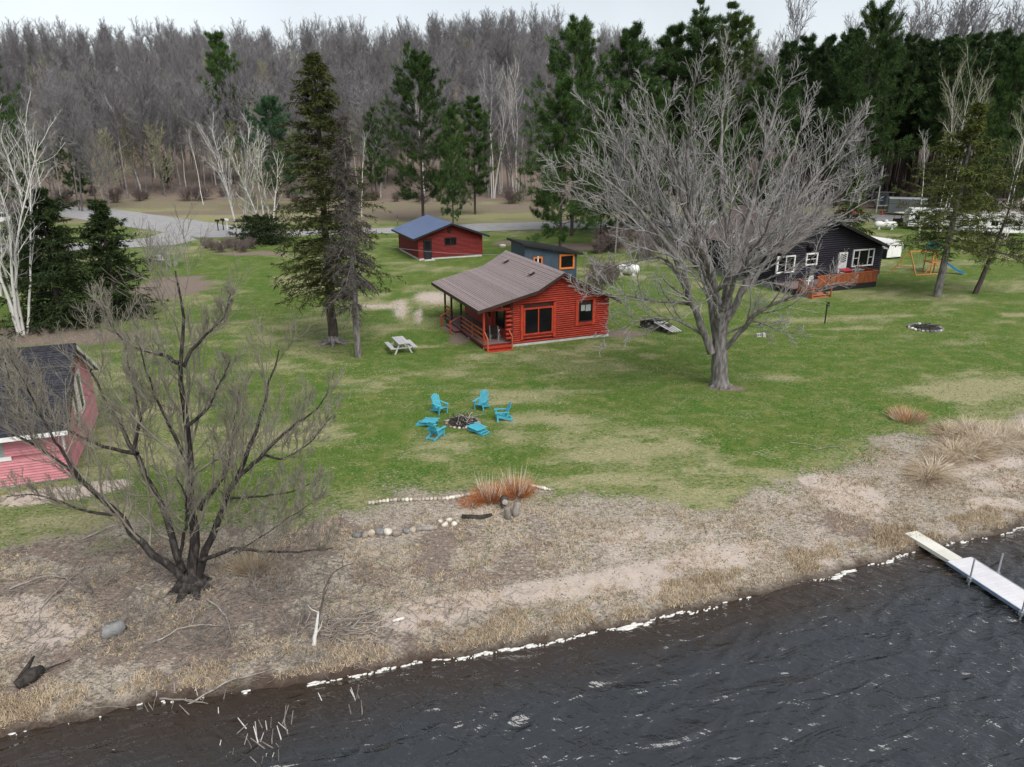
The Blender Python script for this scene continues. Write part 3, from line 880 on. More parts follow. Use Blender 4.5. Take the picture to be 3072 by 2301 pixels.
part('pane', MB().b2((D1[0] + .16, -.112, zm), (D1[1] - .16, -.101, D1[3] - .16)), M_GLASS, dd)
nx = 3
for i in range(-1, 4):
    w_ = (D1[1] - D1[0] - .32); hh = D1[3] - .16 - zm
    for s in (-1, 1):
        x0 = D1[0] + .16 if s > 0 else D1[1] - .16
        za, zb_ = zm + hh * i / 4, zm + hh * (i + 1.6) / 4
        za_, zc = max(za, zm), min(zb_, D1[3] - .16)
        if zc <= za_: continue
        ta, tb_ = (za_ - za) / (zb_ - za), (zc - za) / (zb_ - za)
        part('lattice_bar', MB().beam((x0 + s * w_ * ta, -.118, za_), (x0 + s * w_ * tb_, -.118, zc), .02, .035, (0, 0, 1)), M_WHITE, dd)
dr_ = part('roof', MB().prism(DP + [(x, z - .14) for x, z in DP[::-1]], -.7, 11.6, 1), M_BLACKTRIM, dark)
sh = MB()
shingle_slope(sh, DP[0], DP[1], -.73, 11.63, .2); shingle_slope(sh, DP[2], DP[1], -.73, 11.63, .2)
part('shingles', sh, M_SHDARK, dr_, kind='stuff')
for i in range(2):
    (x0, z0), (x1, z1) = DP[i], DP[i + 1]
    part('fascia', MB().prism([(x0, z0), (x1, z1), (x1, z1 - .28), (x0, z0 - .28)], -.735, -.70, 1), M_BLACKTRIM, dr_)
dish = part('wall_dish', MB().tube([(0, 0, 0), (0, .04, 0)], [.42, .3], 16), M_BLACKTRIM, dark, True); a = pl(2432, 742, DO, DA, -.15); dish.location = (a[0], -.15, a[1])
# deck
DZ, DY = .62, -2.7
dl, dr2 = pl(2452, 850, DO, DA, DY)[0], pl(2629, 848, DO, DA, DY)[0]
deck = part('deck', MB().b2((dl - 2.6, DY + .04, DZ - .16), (dr2, -.08, DZ - .04)), M_POST, dark)
k = int((-.1 - DY) / .15)
for i in range(k): part('deck_board', MB().b2((dl - 2.6, DY + i * .15, DZ - .035), (dr2, DY + i * .15 + .14, DZ)), M_DECKB, deck)
for x in np.arange(dl - 2.5, dr2, 1.6): part('post', MB().b2((x, DY + .05, -.2), (x + .12, DY + .17, DZ - .16)), M_POST, deck)
pk = MB().b2((0, DY - .045, DZ - .12), (.115, DY - .02, DZ + .86)).mesh('picket'); pk.materials.append(M_CEDARDECK)
for i in range(int((dr2 - dl) / .128)): link('picket', pk, None, deck, (dl + i * .128, 0, 0))
pk2 = MB().b2((dr2 + .01, 0, DZ - .12), (dr2 + .035, .115, DZ + .86)).mesh('picket'); pk2.materials.append(M_CEDARDECK)
for i in range(20): link('picket', pk2, None, deck, (0, DY + i * .128, 0))
part('rail_cap', MB().b2((dl - .05, DY - .07, DZ + .865), (dr2 + .07, DY + .07, DZ + .91)), M_RAIL, deck)
part('rail_cap', MB().b2((dr2 - .05, DY + .08, DZ + .865), (dr2 + .08, -.1, DZ + .905)), M_RAIL, deck)
part('skirt', MB().b2((dl, DY + .02, .02), (dr2, DY + .05, DZ - .17)), M_BLACKTRIM, deck)
stp = part('stairs', MB().b2((dl - 2.2, DY - .1, -.1), (dl - .1, DY - .01, DZ - .1)), M_POST, dark)
for i in range(5):
    part('tread', MB().b2((dl - 2.2, DY - .33 - i * .33, DZ - .13 - i * .125), (dl - .15, DY - .05 - i * .33, DZ - .08 - i * .125)), M_RAIL, stp)
for x in (dl - 2.24, dl - .06):
    part('handrail', MB().beam((x, DY, DZ + .86), (x, DY - 1.75, .85), .12, .05), M_RAIL, stp)
    part('stringer', MB().beam((x, DY, DZ - .1), (x, DY - 1.75, .02), .05, .22), M_CEDARDECK, stp)
    part('rail_post', MB().b2((x - .05, DY - 1.76, -.1), (x + .05, DY - 1.66, .86)), M_CEDARDECK, stp)
for i in range(12):
    part('picket', MB().b2((dl - 2.25, DY - .12 - i * .14, .25 - i * .02), (dl - 2.23, DY - .03 - i * .14, 1.4 - i * .045)), M_CEDARDECK, stp)
dz = dark.location.z


def drk(x, y, z): a = rot2((x, y), DA); return (DO[0] + a[0], DO[1] + a[1], dz + z)


c2 = thing('plastic_chair', 'white plastic armchair at the top of the deck stairs', 'chair', drk(dl - .45, DY + .6, DZ), DA)
part('seat', MB().b2((-.24, -.24, .40), (.24, .24, .44)), M_WHITE, c2)
bk = MB().b2((-.25, -.28, .84), (.25, -.25, .92))
for i in range(4): bk.b2((-.24 + i * .145, -.275, .44), (-.19 + i * .145, -.255, .85))
part('backrest', bk, M_WHITE, c2)
for sx in (-1, 1):
    part('armrest', MB().b2((sx * .27 - .03, -.26, .62), (sx * .27 + .03, .24, .66)), M_WHITE, c2)
    for sy in (-1, 1): part('leg', MB().b2((sx * .25 - .03, sy * .23 - .03, 0), (sx * .25 + .03, sy * .23 + .03, .62)), M_WHITE, c2)
t2 = thing('grill_table', 'red topped table by the white house door on the deck', 'table', drk((D1[0] + D1[1]) / 2 - .55, -1.1, DZ), DA)
part('table_top', MB().box((0, 0, .86), (1.25, .75, .05), Matrix.Rotation(.16, 3, 'X')), M_REDP, t2)
for sx in (-1, 1):
    for sy in (-1, 1): part('leg', MB().b2((sx * .5 - .03, sy * .28 - .03, 0), (sx * .5 + .03, sy * .28 + .03, .80)), M_WHITE, t2)
t3 = thing('patio_table', 'round dark glass patio table behind the deck rail', 'table', drk(dr2 - 2.4, -1.3, DZ), DA)
part('table_top', MB().tube([(0, 0, .72), (0, 0, .75)], [.62, .62], 20), M_BLACKP, t3)
part('pedestal', MB().cyl((0, 0, 0), (0, 0, .72), .05), M_BLACKP, t3); part('base', MB().cyl((0, 0, 0), (0, 0, .04), .3), M_BLACKP, t3)
t4 = thing('storage_bench', 'grey lidded storage bench in the deck corner', 'bench', drk(dr2 - .8, -1.0, DZ), DA)
part('body', MB().b2((-.65, -.3, .02), (.65, .3, .7)), M_GREYM, t4); part('lid', MB().b2((-.7, -.34, .71), (.7, .34, .77)), M_GREYBOARD, t4)

# ---------------------------------------------------------------- faded pink house on the left
PA = math.radians(20.5)
PO = flat(215, 1437, -.03)
pink = thing('pink_house', 'faded pink clapboard house with black shingle roof', 'house', (*PO, float(height(*PO)) - .02), PA)


def plx(px, py, lx_):
    c, s = math.cos(PA), math.sin(PA); r = ray(px, py)
    t = (c * PO[0] + s * PO[1] + lx_) / (c * r[0] + s * r[1]); P = r * t
    return -s * (P[0] - PO[0]) + c * (P[1] - PO[1]), P[2] + H


e0, r0, e1 = plx(211, 1314, .35), plx(268, 1054, .35), plx(317, 1097, .35)
PD = 7.8
ez0 = 2.35; ry, rz0 = PD / 2, 4.75
PP = [(-.55, ez0), (ry, rz0), (PD + .55, ez0)]
box_part('foundation', (-10, .02, -.4), (-.02, PD, .12), M_CONC, pink)
pw = part('wall', MB().prism([(.04, .12), (PD - .04, .12), (PD - .04, ez0 + .2), (ry, rz0 - .12), (.04, ez0 + .2)], -10, -.04, 0), M_PINK, pink)
bm = {}
for i in range(9):
    z = .12 + i * .118
    part('clapboard', MB().prism([(-.075, z), (-.02, z + .118), (.05, z + .118), (.05, z)], -10, -.02, 0), M_PINK, pw)
for i in range(8):
    z = 1.36 + i * .118
    part('clapboard', MB().prism([(-.075, z), (-.02, z + .118), (.05, z + .118), (.05, z)], -2.1, -.02, 0), M_PINK, pw)
for i in range(34):
    z = .12 + i * .132
    zz = z + .132
    half = PD / 2 if zz < ez0 + .1 else max(0, (rz0 - .15 - zz) / ((rz0 - ez0) / (PD / 2 + .55)))
    half = min(half, PD / 2)
    if half < .2: break
    part('clapboard', MB().prism([(.02, z), (-.035, z + .132), (-.06, z + .132), (-.06, z)], ry - half, ry + half, 1), M_PINK, pw)
part('white_band', MB().b2((-10, -.09, 1.19), (-1.9, -.02, 1.36)), M_WHITE, pink)
part('shutter', MB().b2((-2.9, -.06, 1.37), (-2.1, -.0, 2.28)), M_GREYBOARD, pink)
for i in range(6): part('shutter_board', MB().b2((-2.88, -.075, 1.40 + i * .146), (-2.12, -.06, 1.53 + i * .146)), M_GREYBOARD, pink)
window(pink, -3.9, -3.02, 1.38, 2.24, -.04, M_WHITE, .07, (-3.45,))
window(pink, -5.4, -4.2, 1.38, 2.24, -.04, M_WHITE, .07, (-4.8,))
part('corner_board', MB().b2((-.05, -.06, 1.36), (.03, .10, 2.5)), M_WHITE, pink)
# paired gable windows
for y0 in (2.75, 4.05):
    f = MB()
    for a, b in (((y0, 1.45), (y0 + .14, 3.3)), ((y0 + .86, 1.45), (y0 + 1.0, 3.3)), ((y0 + .14, 3.16), (y0 + .86, 3.3)), ((y0 + .14, 1.45), (y0 + .86, 1.59))):
        f.b2((-.02, *a), (.05, *b))
    gwin = part('window', f, M_WHITE, pink)
    part('pane', MB().b2((-.02, y0 + .14, 1.59), (.02, y0 + .86, 3.16)), M_GLASS, gwin)
prf = part('roof', MB().prism(PP + [(y, z - .12) for y, z in PP[::-1]], -10.3, .33, 0), M_BLACKTRIM, pink)
for s, (p, q) in ((0, (PP[0], PP[1])), (1, (PP[2], PP[1]))):
    p, q = np.array(p), np.array(q); L = np.linalg.norm(q - p); d = (q - p) / L; nn = np.array([-d[1], d[0]]); nn = nn if nn[1] > 0 else -nn
    kk = int(L / .145)
    for i in range(kk):
        cm = MB(); x = -10.32 + RNG.uniform(0, .3)
        while x < .35:
            w_ = min(RNG.uniform(.27, .36), (.355 - x))
            h = RNG.uniform(.022, .045); a = p + d * (L * i / kk + RNG.uniform(-.012, .006)); b = p + d * (L * (i + 1) / kk + .02)
            cm.prism([tuple(a), tuple(a + nn * h), tuple(b + nn * .01), tuple(b)], x, x + w_ - .012, 0)
            x += w_
            if s: x += 3
        part('shingle_course', cm, M_SHBLK, prf)
part('ridge_cap', MB().prism([(ry - .2, rz0 - .07), (ry, rz0 + .06), (ry + .2, rz0 - .07), (ry, rz0 + .03)], -10.3, .35, 0), M_SHBLK, prf)
for (p, q) in ((PP[0], PP[1]), (PP[2], PP[1])):
    part('fascia', MB().prism([(p[0], p[1] - .015), (q[0], q[1] - .015), (q[0], q[1] - .2), (p[0], p[1] - .2)], .332, .365, 0), M_WHITE if p[0] > 1 else M_FASCIA, prf)
part('fascia', MB().b2((-10.3, -.59, ez0 - .18), (.33, -.555, ez0)), M_WHITE, prf)
# ================================================================== trees
def _norm(v): return v / (np.linalg.norm(v, axis=-1, keepdims=True) + 1e-9)


def resample(P, n):
    P = np.asarray(P, float); s = np.concatenate([[0], np.cumsum(np.linalg.norm(np.diff(P, axis=0), axis=1))])
    t = np.linspace(0, s[-1], n)
    Q = np.stack([np.interp(t, s, P[:, k]) for k in range(3)], 1)
    for _ in range(1): Q[1:-1] = .25 * Q[:-2] + .5 * Q[1:-1] + .25 * Q[2:]
    return Q, s[-1]


def sweep(p0, d0, L, r0, n, up, gnarl, rng, taper=.25):
    """grow B branches from p0 along d0; up bends them to the sky (or down)"""
    B = len(p0); P = np.zeros((B, n, 3)); P[:, 0] = p0; d = _norm(d0)
    st = (L / (n - 1))[:, None]
    for i in range(1, n):
        d = _norm(d + rng.normal(0, gnarl, (B, 3)) + np.array([0, 0, 1]) * up)
        P[:, i] = P[:, i - 1] + d * st
    R = r0[:, None] * np.linspace(1, taper, n)[None]
    return P, R, L


def spawn(P, R, L, k, t0, t1, ang, ratio, n, up, gnarl, rng, rr=.6, lt=.5, rmin=.008, flat_=0.0, angj=.2, pw=1.0):
    """k children on every parent branch between t0 and t1"""
    B, m, _ = P.shape
    t = t0 + (t1 - t0) * ((np.arange(k)[None] + rng.random((B, k))) / k) ** pw
    f = t * (m - 1); i = np.clip(f.astype(int), 0, m - 2); w = (f - i)[..., None]
    b = np.arange(B)[:, None]
    p = P[b, i] * (1 - w) + P[b, i + 1] * w
    T = _norm(P[b, i + 1] - P[b, i])
    r = R[b, i] * (1 - w[..., 0]) + R[b, i + 1] * w[..., 0]
    ref = np.where(np.abs(T[..., 2:3]) < .9, np.array([0, 0, 1.0]), np.array([1.0, 0, 0]))
    U = _norm(np.cross(T, np.broadcast_to(ref, T.shape))); W = np.cross(U, T)
    az = (np.arange(k)[None] * 2.4 + rng.random((B, 1)) * 6.28 + rng.normal(0, .5, (B, k)))
    if flat_: az = np.where(np.cos(az) > 0, 0, np.pi) + rng.normal(0, 1.2 * (1 - flat_), (B, k))
    a = ang + rng.normal(0, angj, (B, k))
    d = np.cos(a)[..., None] * T + np.sin(a)[..., None] * (np.cos(az)[..., None] * U + np.sin(az)[..., None] * W)
    Lc = L[:, None] * ratio * (1 - lt * t) * rng.uniform(.65, 1.25, (B, k))
    rc = np.maximum(np.minimum(r * rr, r * .9), rmin)
    return sweep(p.reshape(-1, 3), d.reshape(-1, 3), Lc.ravel(), rc.ravel(), n, up, gnarl, rng)


def tubes(P, R, sides, rmin=0.0):
    R = np.maximum(R, rmin)
    V = _rings(P, R, sides); B, m = P.shape[:2]
    base = (np.arange(B) * m * sides)[:, None, None]
    i = np.arange(m - 1)[None, :, None] * sides; j = np.arange(sides)[None, None]; j2 = (j + 1) % sides
    F = np.stack([base + i + j, base + i + j2, base + i + sides + j2, base + i + sides + j], -1).reshape(-1, 4)
    return V.reshape(-1, 3), F


def blades(p, d, L, w, rng, tip=.0):
    """thin leaf blades: p, d (N,3); one slim triangle each"""
    N = len(p); d = _norm(d); s = _norm(np.cross(d, rng.normal(0, 1, (N, 3))))
    L = np.broadcast_to(L, (N,))[:, None]; w = np.broadcast_to(w, (N,))[:, None]
    V = np.stack([p + s * w * .5, p + d * L, p - s * w * .5], 1).reshape(-1, 3)
    F = (np.arange(N) * 3)[:, None] + np.array([[0, 1, 2]])
    return V, F


def along(P, k, rng, t0=.1, t1=1.0):
    B, m, _ = P.shape
    t = rng.uniform(t0, t1, (B, k)); f = t * (m - 1); i = np.clip(f.astype(int), 0, m - 2); w = (f - i)[..., None]
    b = np.arange(B)[:, None]
    return (P[b, i] * (1 - w) + P[b, i + 1] * w).reshape(-1, 3), _norm(P[b, i + 1] - P[b, i]).reshape(-1, 3)


def pad(groups):
    """list of (P,R) with equal m -> joined"""
    return np.concatenate([g[0] for g in groups]), np.concatenate([g[1] for g in groups]), np.concatenate([g[2] for g in groups])


def tree(name, label, cat, loc, rz, trunk_me, crown_me, group=None, s=1.0, sz=None, tilt=(0, 0)):
    t = thing(name, label, cat, loc, rz, group, tilt[0], tilt[1])
    t.rotation_mode = 'ZYX'; t.scale = (s, s, sz or s)
    link('trunk', trunk_me, None, t); link('crown', crown_me, None, t)
    return t


def two(name, chunks_t, mt, chunks_c, mc, smooth_c=False):
    V, F = merge(chunks_t); a = np_mesh(name + '_trunk', V, F, True); a.materials.append(mt)
    V, F = merge(chunks_c); b = np_mesh(name + '_crown', V, F, smooth_c); b.materials.append(mc)
    return a, b


# ---------------------------------------------------------------- hand surveyed bare trees
def limb_tree(limbs, base, rng, lv, side_spec, rmin):
    """limbs: list of (points world, r0, r1); lv: spawn parameters per level"""
    Ps, Rs, Ls = [], [], []
    n = 16
    for pts, r0, r1 in limbs:
        Q, L = resample(pts, n); Q = Q + np.concatenate([np.zeros((1, 3)), rng.normal(0, .012 * L / 3, (n - 1, 3))]) - base
        Ps.append(Q); Rs.append(np.linspace(r0 ** .8, r1 ** .8, n) ** 1.25); Ls.append(L)
    P, R, L = np.array(Ps), np.array(Rs), np.array(Ls)
    tr = [tubes(P, R, side_spec[0])]; cr = []
    for i, a in enumerate(lv):
        P, R, L = spawn(P, R, L, rng=rng, **a)
        (tr if i < 1 else cr).append(tubes(P, R, side_spec[i + 1], rmin))
    return tr, cr


def limb(base, pix, Yend, r0, r1):
    """picture polyline; its depth runs from the base's to Yend"""
    m = len(pix); Y0 = base[1]
    return [at(p[0], p[1], Y0 + (Yend - Y0) * (i + .3) / (m - .7)) for i, p in enumerate(pix)], r0, r1


rng = np.random.default_rng(11)
MB0 = G(2160, 1158)
mp = [
    ([(2134, 1058), (2111, 993), (2084, 930), (2061, 857), (2050, 800), (1976, 685), (1894, 599), (1821, 540), (1708, 470)], 37, .24, .03),
    ([(2152, 1016), (2138, 925), (2120, 857), (2093, 790), (2052, 740), (2003, 690), (1957, 630), (1912, 540), (1850, 430), (1780, 320)], 43, .26, .03),
    ([(2157, 993), (2152, 903), (2143, 835), (2116, 758), (2057, 645), (2030, 543), (1995, 420), (1950, 280)], 36, .26, .03),
    ([(2168, 1000), (2184, 880), (2202, 812), (2220, 744), (2256, 631), (2280, 500), (2320, 360), (2345, 230)], 41, .26, .03),
    ([(2162, 985), (2185, 800), (2180, 650), (2160, 500), (2165, 350), (2185, 200)], 45, .24, .03),
    ([(2179, 1043), (2229, 989), (2274, 930), (2361, 895), (2450, 870), (2570, 833)], 36, .15, .02),
    ([(2180, 960), (2240, 850), (2310, 720), (2420, 570), (2520, 440), (2600, 345)], 42, .2, .025),
    ([(2175, 950), (2260, 830), (2380, 700), (2500, 600), (2590, 510)], 37, .17, .02),
    ([(2111, 1005), (2030, 955), (1930, 955), (1850, 990), (1780, 1015)], 37, .09, .015),
    ([(2080, 915), (1990, 905), (1900, 890), (1800, 880), (1720, 870)], 36, .09, .015),
    ([(2065, 850), (1990, 770), (1880, 790), (1790, 800)], 38, .09, .015),
    ([(2052, 800), (1940, 690), (1830, 610), (1730, 560), (1640, 545)], 40, .13, .02),
    ([(2148, 870), (2070, 650), (2060, 480), (2075, 330), (2090, 230)], 34, .2, .025),
    ([(2190, 860), (2290, 640), (2380, 450), (2440, 300)], 45, .18, .025),
    ([(2200, 830), (2300, 740), (2420, 690), (2540, 640), (2610, 600)], 40, .13, .02),
    ([(2100, 800), (1990, 620), (1930, 450), (1890, 320)], 40, .16, .025),
    ([(2180, 1000), (2270, 960), (2330, 990), (2420, 1010)], 38, .07, .015),
    ([(2150, 950), (2150, 900), (2120, 830), (2090, 760), (2030, 700)], 31, .14, .02),
    ([(2165, 930), (2230, 800), (2290, 700), (2330, 600)], 32, .15, .02),
]
limbs = [limb(MB0, a, y, r0, r1) for a, y, r0, r1 in mp]
tp = [MB0 + (0, 0, -.3), MB0 + (0, 0, .1), at(2158, 1120, MB0[1]), at(2159, 1075, MB0[1]), at(2160, 1030, MB0[1]), at(2158, 990, MB0[1])]
lv = [dict(k=12, t0=.18, t1=1.0, ang=.66, ratio=.42, n=9, up=.09, gnarl=.075, rr=.5, lt=.72),
      dict(k=8, t0=.15, t1=1.0, ang=.58, ratio=.52, n=6, up=.06, gnarl=.085, rr=.6, lt=.4, rmin=.016),
      dict(k=6, t0=.15, t1=1.0, ang=.5, ratio=.52, n=4, up=.05, gnarl=.09, rr=.6, lt=.4, rmin=.0078)]
tr, cr = limb_tree(limbs, MB0, rng, lv, (9, 6, 4, 3), .0072)
Q, _ = resample(tp, 12)
TR = np.interp(np.linspace(0, 1, 12), [0, .08, .2, .5, 1], [.72, .58, .46, .44, .36])[None]
tr.append(tubes((Q - MB0)[None], TR, 14))
for a in np.linspace(0, 6.28, 8)[:-1]:
    p = np.array([[0, 0, .35], [.35 * math.cos(a), .35 * math.sin(a), .12], [.85 * math.cos(a), .85 * math.sin(a), -.08]])
    tr.append(tubes(p[None], np.array([[.2, .16, .05]]), 6))
a, b = two('maple', tr, M_BARKG, cr, M_TWIGG)
tree('bare_maple', 'huge spreading bare grey tree on the lawn right of the cabin', 'tree', MB0, 0, a, b)

rng = np.random.default_rng(12)
WB = G(575, 1765)
wp = [
    ([(560, 1745), (516, 1704), (435, 1644), (337, 1525), (239, 1432), (179, 1383), (109, 1335), (33, 1302)], 20.5, .19, .03),
    ([(566, 1740), (543, 1715), (521, 1628), (478, 1514), (435, 1405), (402, 1345), (369, 1291), (326, 1220), (293, 1161), (250, 1060)], 22.5, .18, .025),
    ([(413, 1362), (337, 1345), (228, 1307), (120, 1230), (40, 1120)], 23, .09, .015),
    ([(578, 1745), (581, 1715), (587, 1595), (576, 1497), (565, 1389), (560, 1280), (549, 1172), (538, 1096), (549, 1009), (545, 880), (540, 820)], 21, .24, .025),
    ([(538, 1090), (500, 1068), (445, 1057), (380, 1030), (337, 987), (300, 900)], 22.4, .09, .015),
    ([(552, 1100), (576, 1047), (625, 998), (674, 954), (690, 880)], 20.4, .08, .015),
    ([(590, 1745), (608, 1688), (641, 1606), (674, 1497), (712, 1443), (733, 1373), (771, 1291), (788, 1215), (815, 1128), (840, 1050)], 21.5, .19, .02),
    ([(706, 1443), (788, 1362), (858, 1291), (934, 1242), (985, 1180)], 20.3, .10, .015),
    ([(598, 1530), (652, 1459), (674, 1421), (695, 1335), (706, 1253), (720, 1150)], 23, .12, .015),
    ([(600, 1680), (706, 1644), (815, 1655), (923, 1655), (1000, 1640)], 19.6, .10, .015),
    ([(337, 1545), (260, 1535), (190, 1508), (98, 1480), (20, 1490)], 19.6, .07, .012),
    ([(700, 1662), (800, 1600), (890, 1540), (960, 1490)], 19.2, .03, .008),
    ([(109, 1335), (60, 1250), (30, 1150), (10, 1050)], 21.5, .05, .012),
    ([(239, 1432), (150, 1300), (90, 1180), (40, 1080)], 19.4, .07, .012),
    ([(402, 1345), (420, 1250), (400, 1150), (380, 1060)], 20.6, .08, .012),
    ([(565, 1389), (520, 1300), (470, 1200), (440, 1120), (420, 1040)], 19.4, .09, .012),
    ([(560, 1280), (620, 1230), (660, 1150), (690, 1080)], 19.6, .08, .012),
    ([(788, 1362), (850, 1380), (930, 1330), (1000, 1240)], 22, .06, .012),
    ([(674, 1497), (760, 1490), (860, 1480), (960, 1440)], 20.5, .06, .012),
    ([(535, 1690), (560, 1560), (555, 1480), (530, 1430)], 18.9, .09, .015),
]
limbs = []
for pix, ye, r0, r1 in wp:
    limbs.append(limb(WB, pix, ye, r0 * .74, r1))
lv = [dict(k=15, t0=.18, t1=1.0, ang=.72, ratio=.42, n=8, up=.21, gnarl=.12, rr=.42, lt=.58, rmin=.013),
      dict(k=8, t0=.12, t1=1.0, ang=.6, ratio=.52, n=6, up=.14, gnarl=.13, rr=.6, lt=.35, rmin=.009),
      dict(k=7, t0=.12, t1=1.0, ang=.45, ratio=.62, n=3, up=.15, gnarl=.10, rr=.6, lt=.35, rmin=.006)]
tr, cr = limb_tree(limbs, WB, rng, lv, (9, 5, 4, 3), .005)
# second generation branches belong to the pale twigs here
cr.append(tr.pop())
for a in np.linspace(0, 6.28, 8)[:-1]:
    p = np.array([[0, 0, .45], [.35 * math.cos(a), .35 * math.sin(a), .12], [.8 * math.cos(a), .8 * math.sin(a), -.12]])
    tr.append(tubes(p[None], np.array([[.24, .18, .05]]), 7))
a, b = two('willow', tr, M_BARKW, cr, M_TWIGW)
tree('shore_willow', 'black barked many stemmed bare tree leaning over the shore', 'tree', WB, 0, a, b)


# ---------------------------------------------------------------- generic generators (unit: metres, base at origin)
def bare_tree(seed, h, mt, mc, spread=.35, nb=22, first=.35, rtr=.16, k2=8, k3=6, up=.12, lean=.03, twig=.02, ang=.75, name='bare', fine=1.0):
    rng = np.random.default_rng(seed)
    P, R, L = sweep(np.array([[0, 0, -.3]]), np.array([[rng.normal(0, lean), rng.normal(0, lean), 1.0]]), np.array([h * .93]), np.array([rtr]), 14, .06, .035, rng, .12)
    tr = [tubes(P, R, 7)]
    P, R, L = spawn(P, R, L, nb, first, .99, ang, spread, 7, up, .10, rng, .6, .35, .03)
    tr.append(tubes(P, R, 5))
    P, R, L = spawn(P, R, L, k2, .15, 1.0, .65, .45, 5, up, .13, rng, .6, .35, twig * 1.1)
    cr = [tubes(P, R, 3, twig)]
    P, R, L = spawn(P, R, L, k3, .1, 1.0, .6, .55 * fine, 3, up, .13, rng, .6, .3, twig * .8)
    cr.append(tubes(P, R, 3, twig * .75))
    return two(name, tr, mt, cr, mc)


def birch_clump(seed, h, stems, lean, mc=None, name='birch', r=.11, k2=6, spread=.22, first=.3):
    rng = np.random.default_rng(seed)
    az = np.arange(stems) * 2.4 + rng.random() * 6
    ln = lean * rng.uniform(.4, 1.2, stems)
    d = np.stack([np.cos(az) * ln, np.sin(az) * ln, np.ones(stems)], 1)
    if stems == 1: d = np.array([[lean, .02, 1.0]])
    P, R, L = sweep(np.stack([np.cos(az) * .25, np.sin(az) * .25, np.full(stems, -.3)], 1) * (stems > 1), d, h * rng.uniform(.75, 1.0, stems), np.full(stems, r) * rng.uniform(.7, 1.1, stems), 12, .03, .05, rng, .15)
    tr = [tubes(P, R, 6)]
    P, R, L = spawn(P, R, L, 13, first, 1.0, .55, spread, 7, .10, .10, rng, .5, .3, .02)
    tr.append(tubes(P, R, 4, .018))
    P, R, L = spawn(P, R, L, k2, .2, 1.0, .55, .45, 4, .08, .12, rng, .6, .3, .013)
    cr = [tubes(P, R, 3, .012)]
    P, R, L = spawn(P, R, L, 4, .2, 1.0, .5, .5, 3, .05, .12, rng, .6, .3, .01)
    cr.append(tubes(P, R, 3, .009))
    return two(name, tr, M_BIRCH, cr, mc or M_TWIGG)


def spruce(seed, h, rad, mn, mb=M_BARKP, start=.08, whorls=34, per=6, droop=-.10, nb=7, bl=.34, bw=.055, power=.8, name='spruce', rtr=.26, lat=10, gappy=.0, conic=None, lump=.25):
    rng = np.random.default_rng(seed)
    tz = np.linspace(-.3, h, 14); tp_ = np.stack([rng.normal(0, .03, 14), rng.normal(0, .03, 14), tz], 1)
    tr = [tubes(tp_[None], (rtr * (1 - .93 * np.linspace(0, 1, 14)))[None] + .01, 8)]
    zs = np.repeat(np.linspace(start, .99, whorls), per) + rng.normal(0, .35 / whorls, whorls * per)
    keep = rng.random(len(zs)) > gappy
    zs = np.clip(zs[keep], start * .9, .995)
    az = rng.random(len(zs)) * 6.28
    prof = (1 - zs) ** power if conic is None else conic(zs)
    L = rad * prof * rng.uniform(.5, 1.25, len(zs)) + .2
    L = L * (1 + lump * (vnoise(az * 1.4 + seed, zs * 7) - .5) * 2)
    el = .35 * zs - .05 + rng.normal(0, .08, len(zs))
    d = np.stack([np.cos(az), np.sin(az), el], 1)
    P, R, L = sweep(np.stack([0 * zs, 0 * zs, zs * h], 1), d, L, np.maximum(.045 * (1 - zs), .012), 6, droop, .05, rng, .2)
    tr.append(tubes(P, R, 4))
    P2, R2, L2 = spawn(P, R, L, lat, .12, 1.0, .95, .38, 4, droop * .9, .08, rng, .5, .55, .006, flat_=.75)
    P2 = np.concatenate([P2, ])
    cr = [tubes(P2, R2, 3)]
    p, t = along(P2, nb, rng, .05)
    cr.append(blades(p, t + rng.normal(0, .55, t.shape) + np.array([0, 0, -.25]), bl * rng.uniform(.6, 1.2, len(p)), bw, rng))
    p, t = along(P, nb + 3, rng, .25)
    cr.append(blades(p, t + rng.normal(0, .6, t.shape), bl * rng.uniform(.6, 1.1, len(p)), bw, rng))
    return two(name, tr, mb, cr, mn)


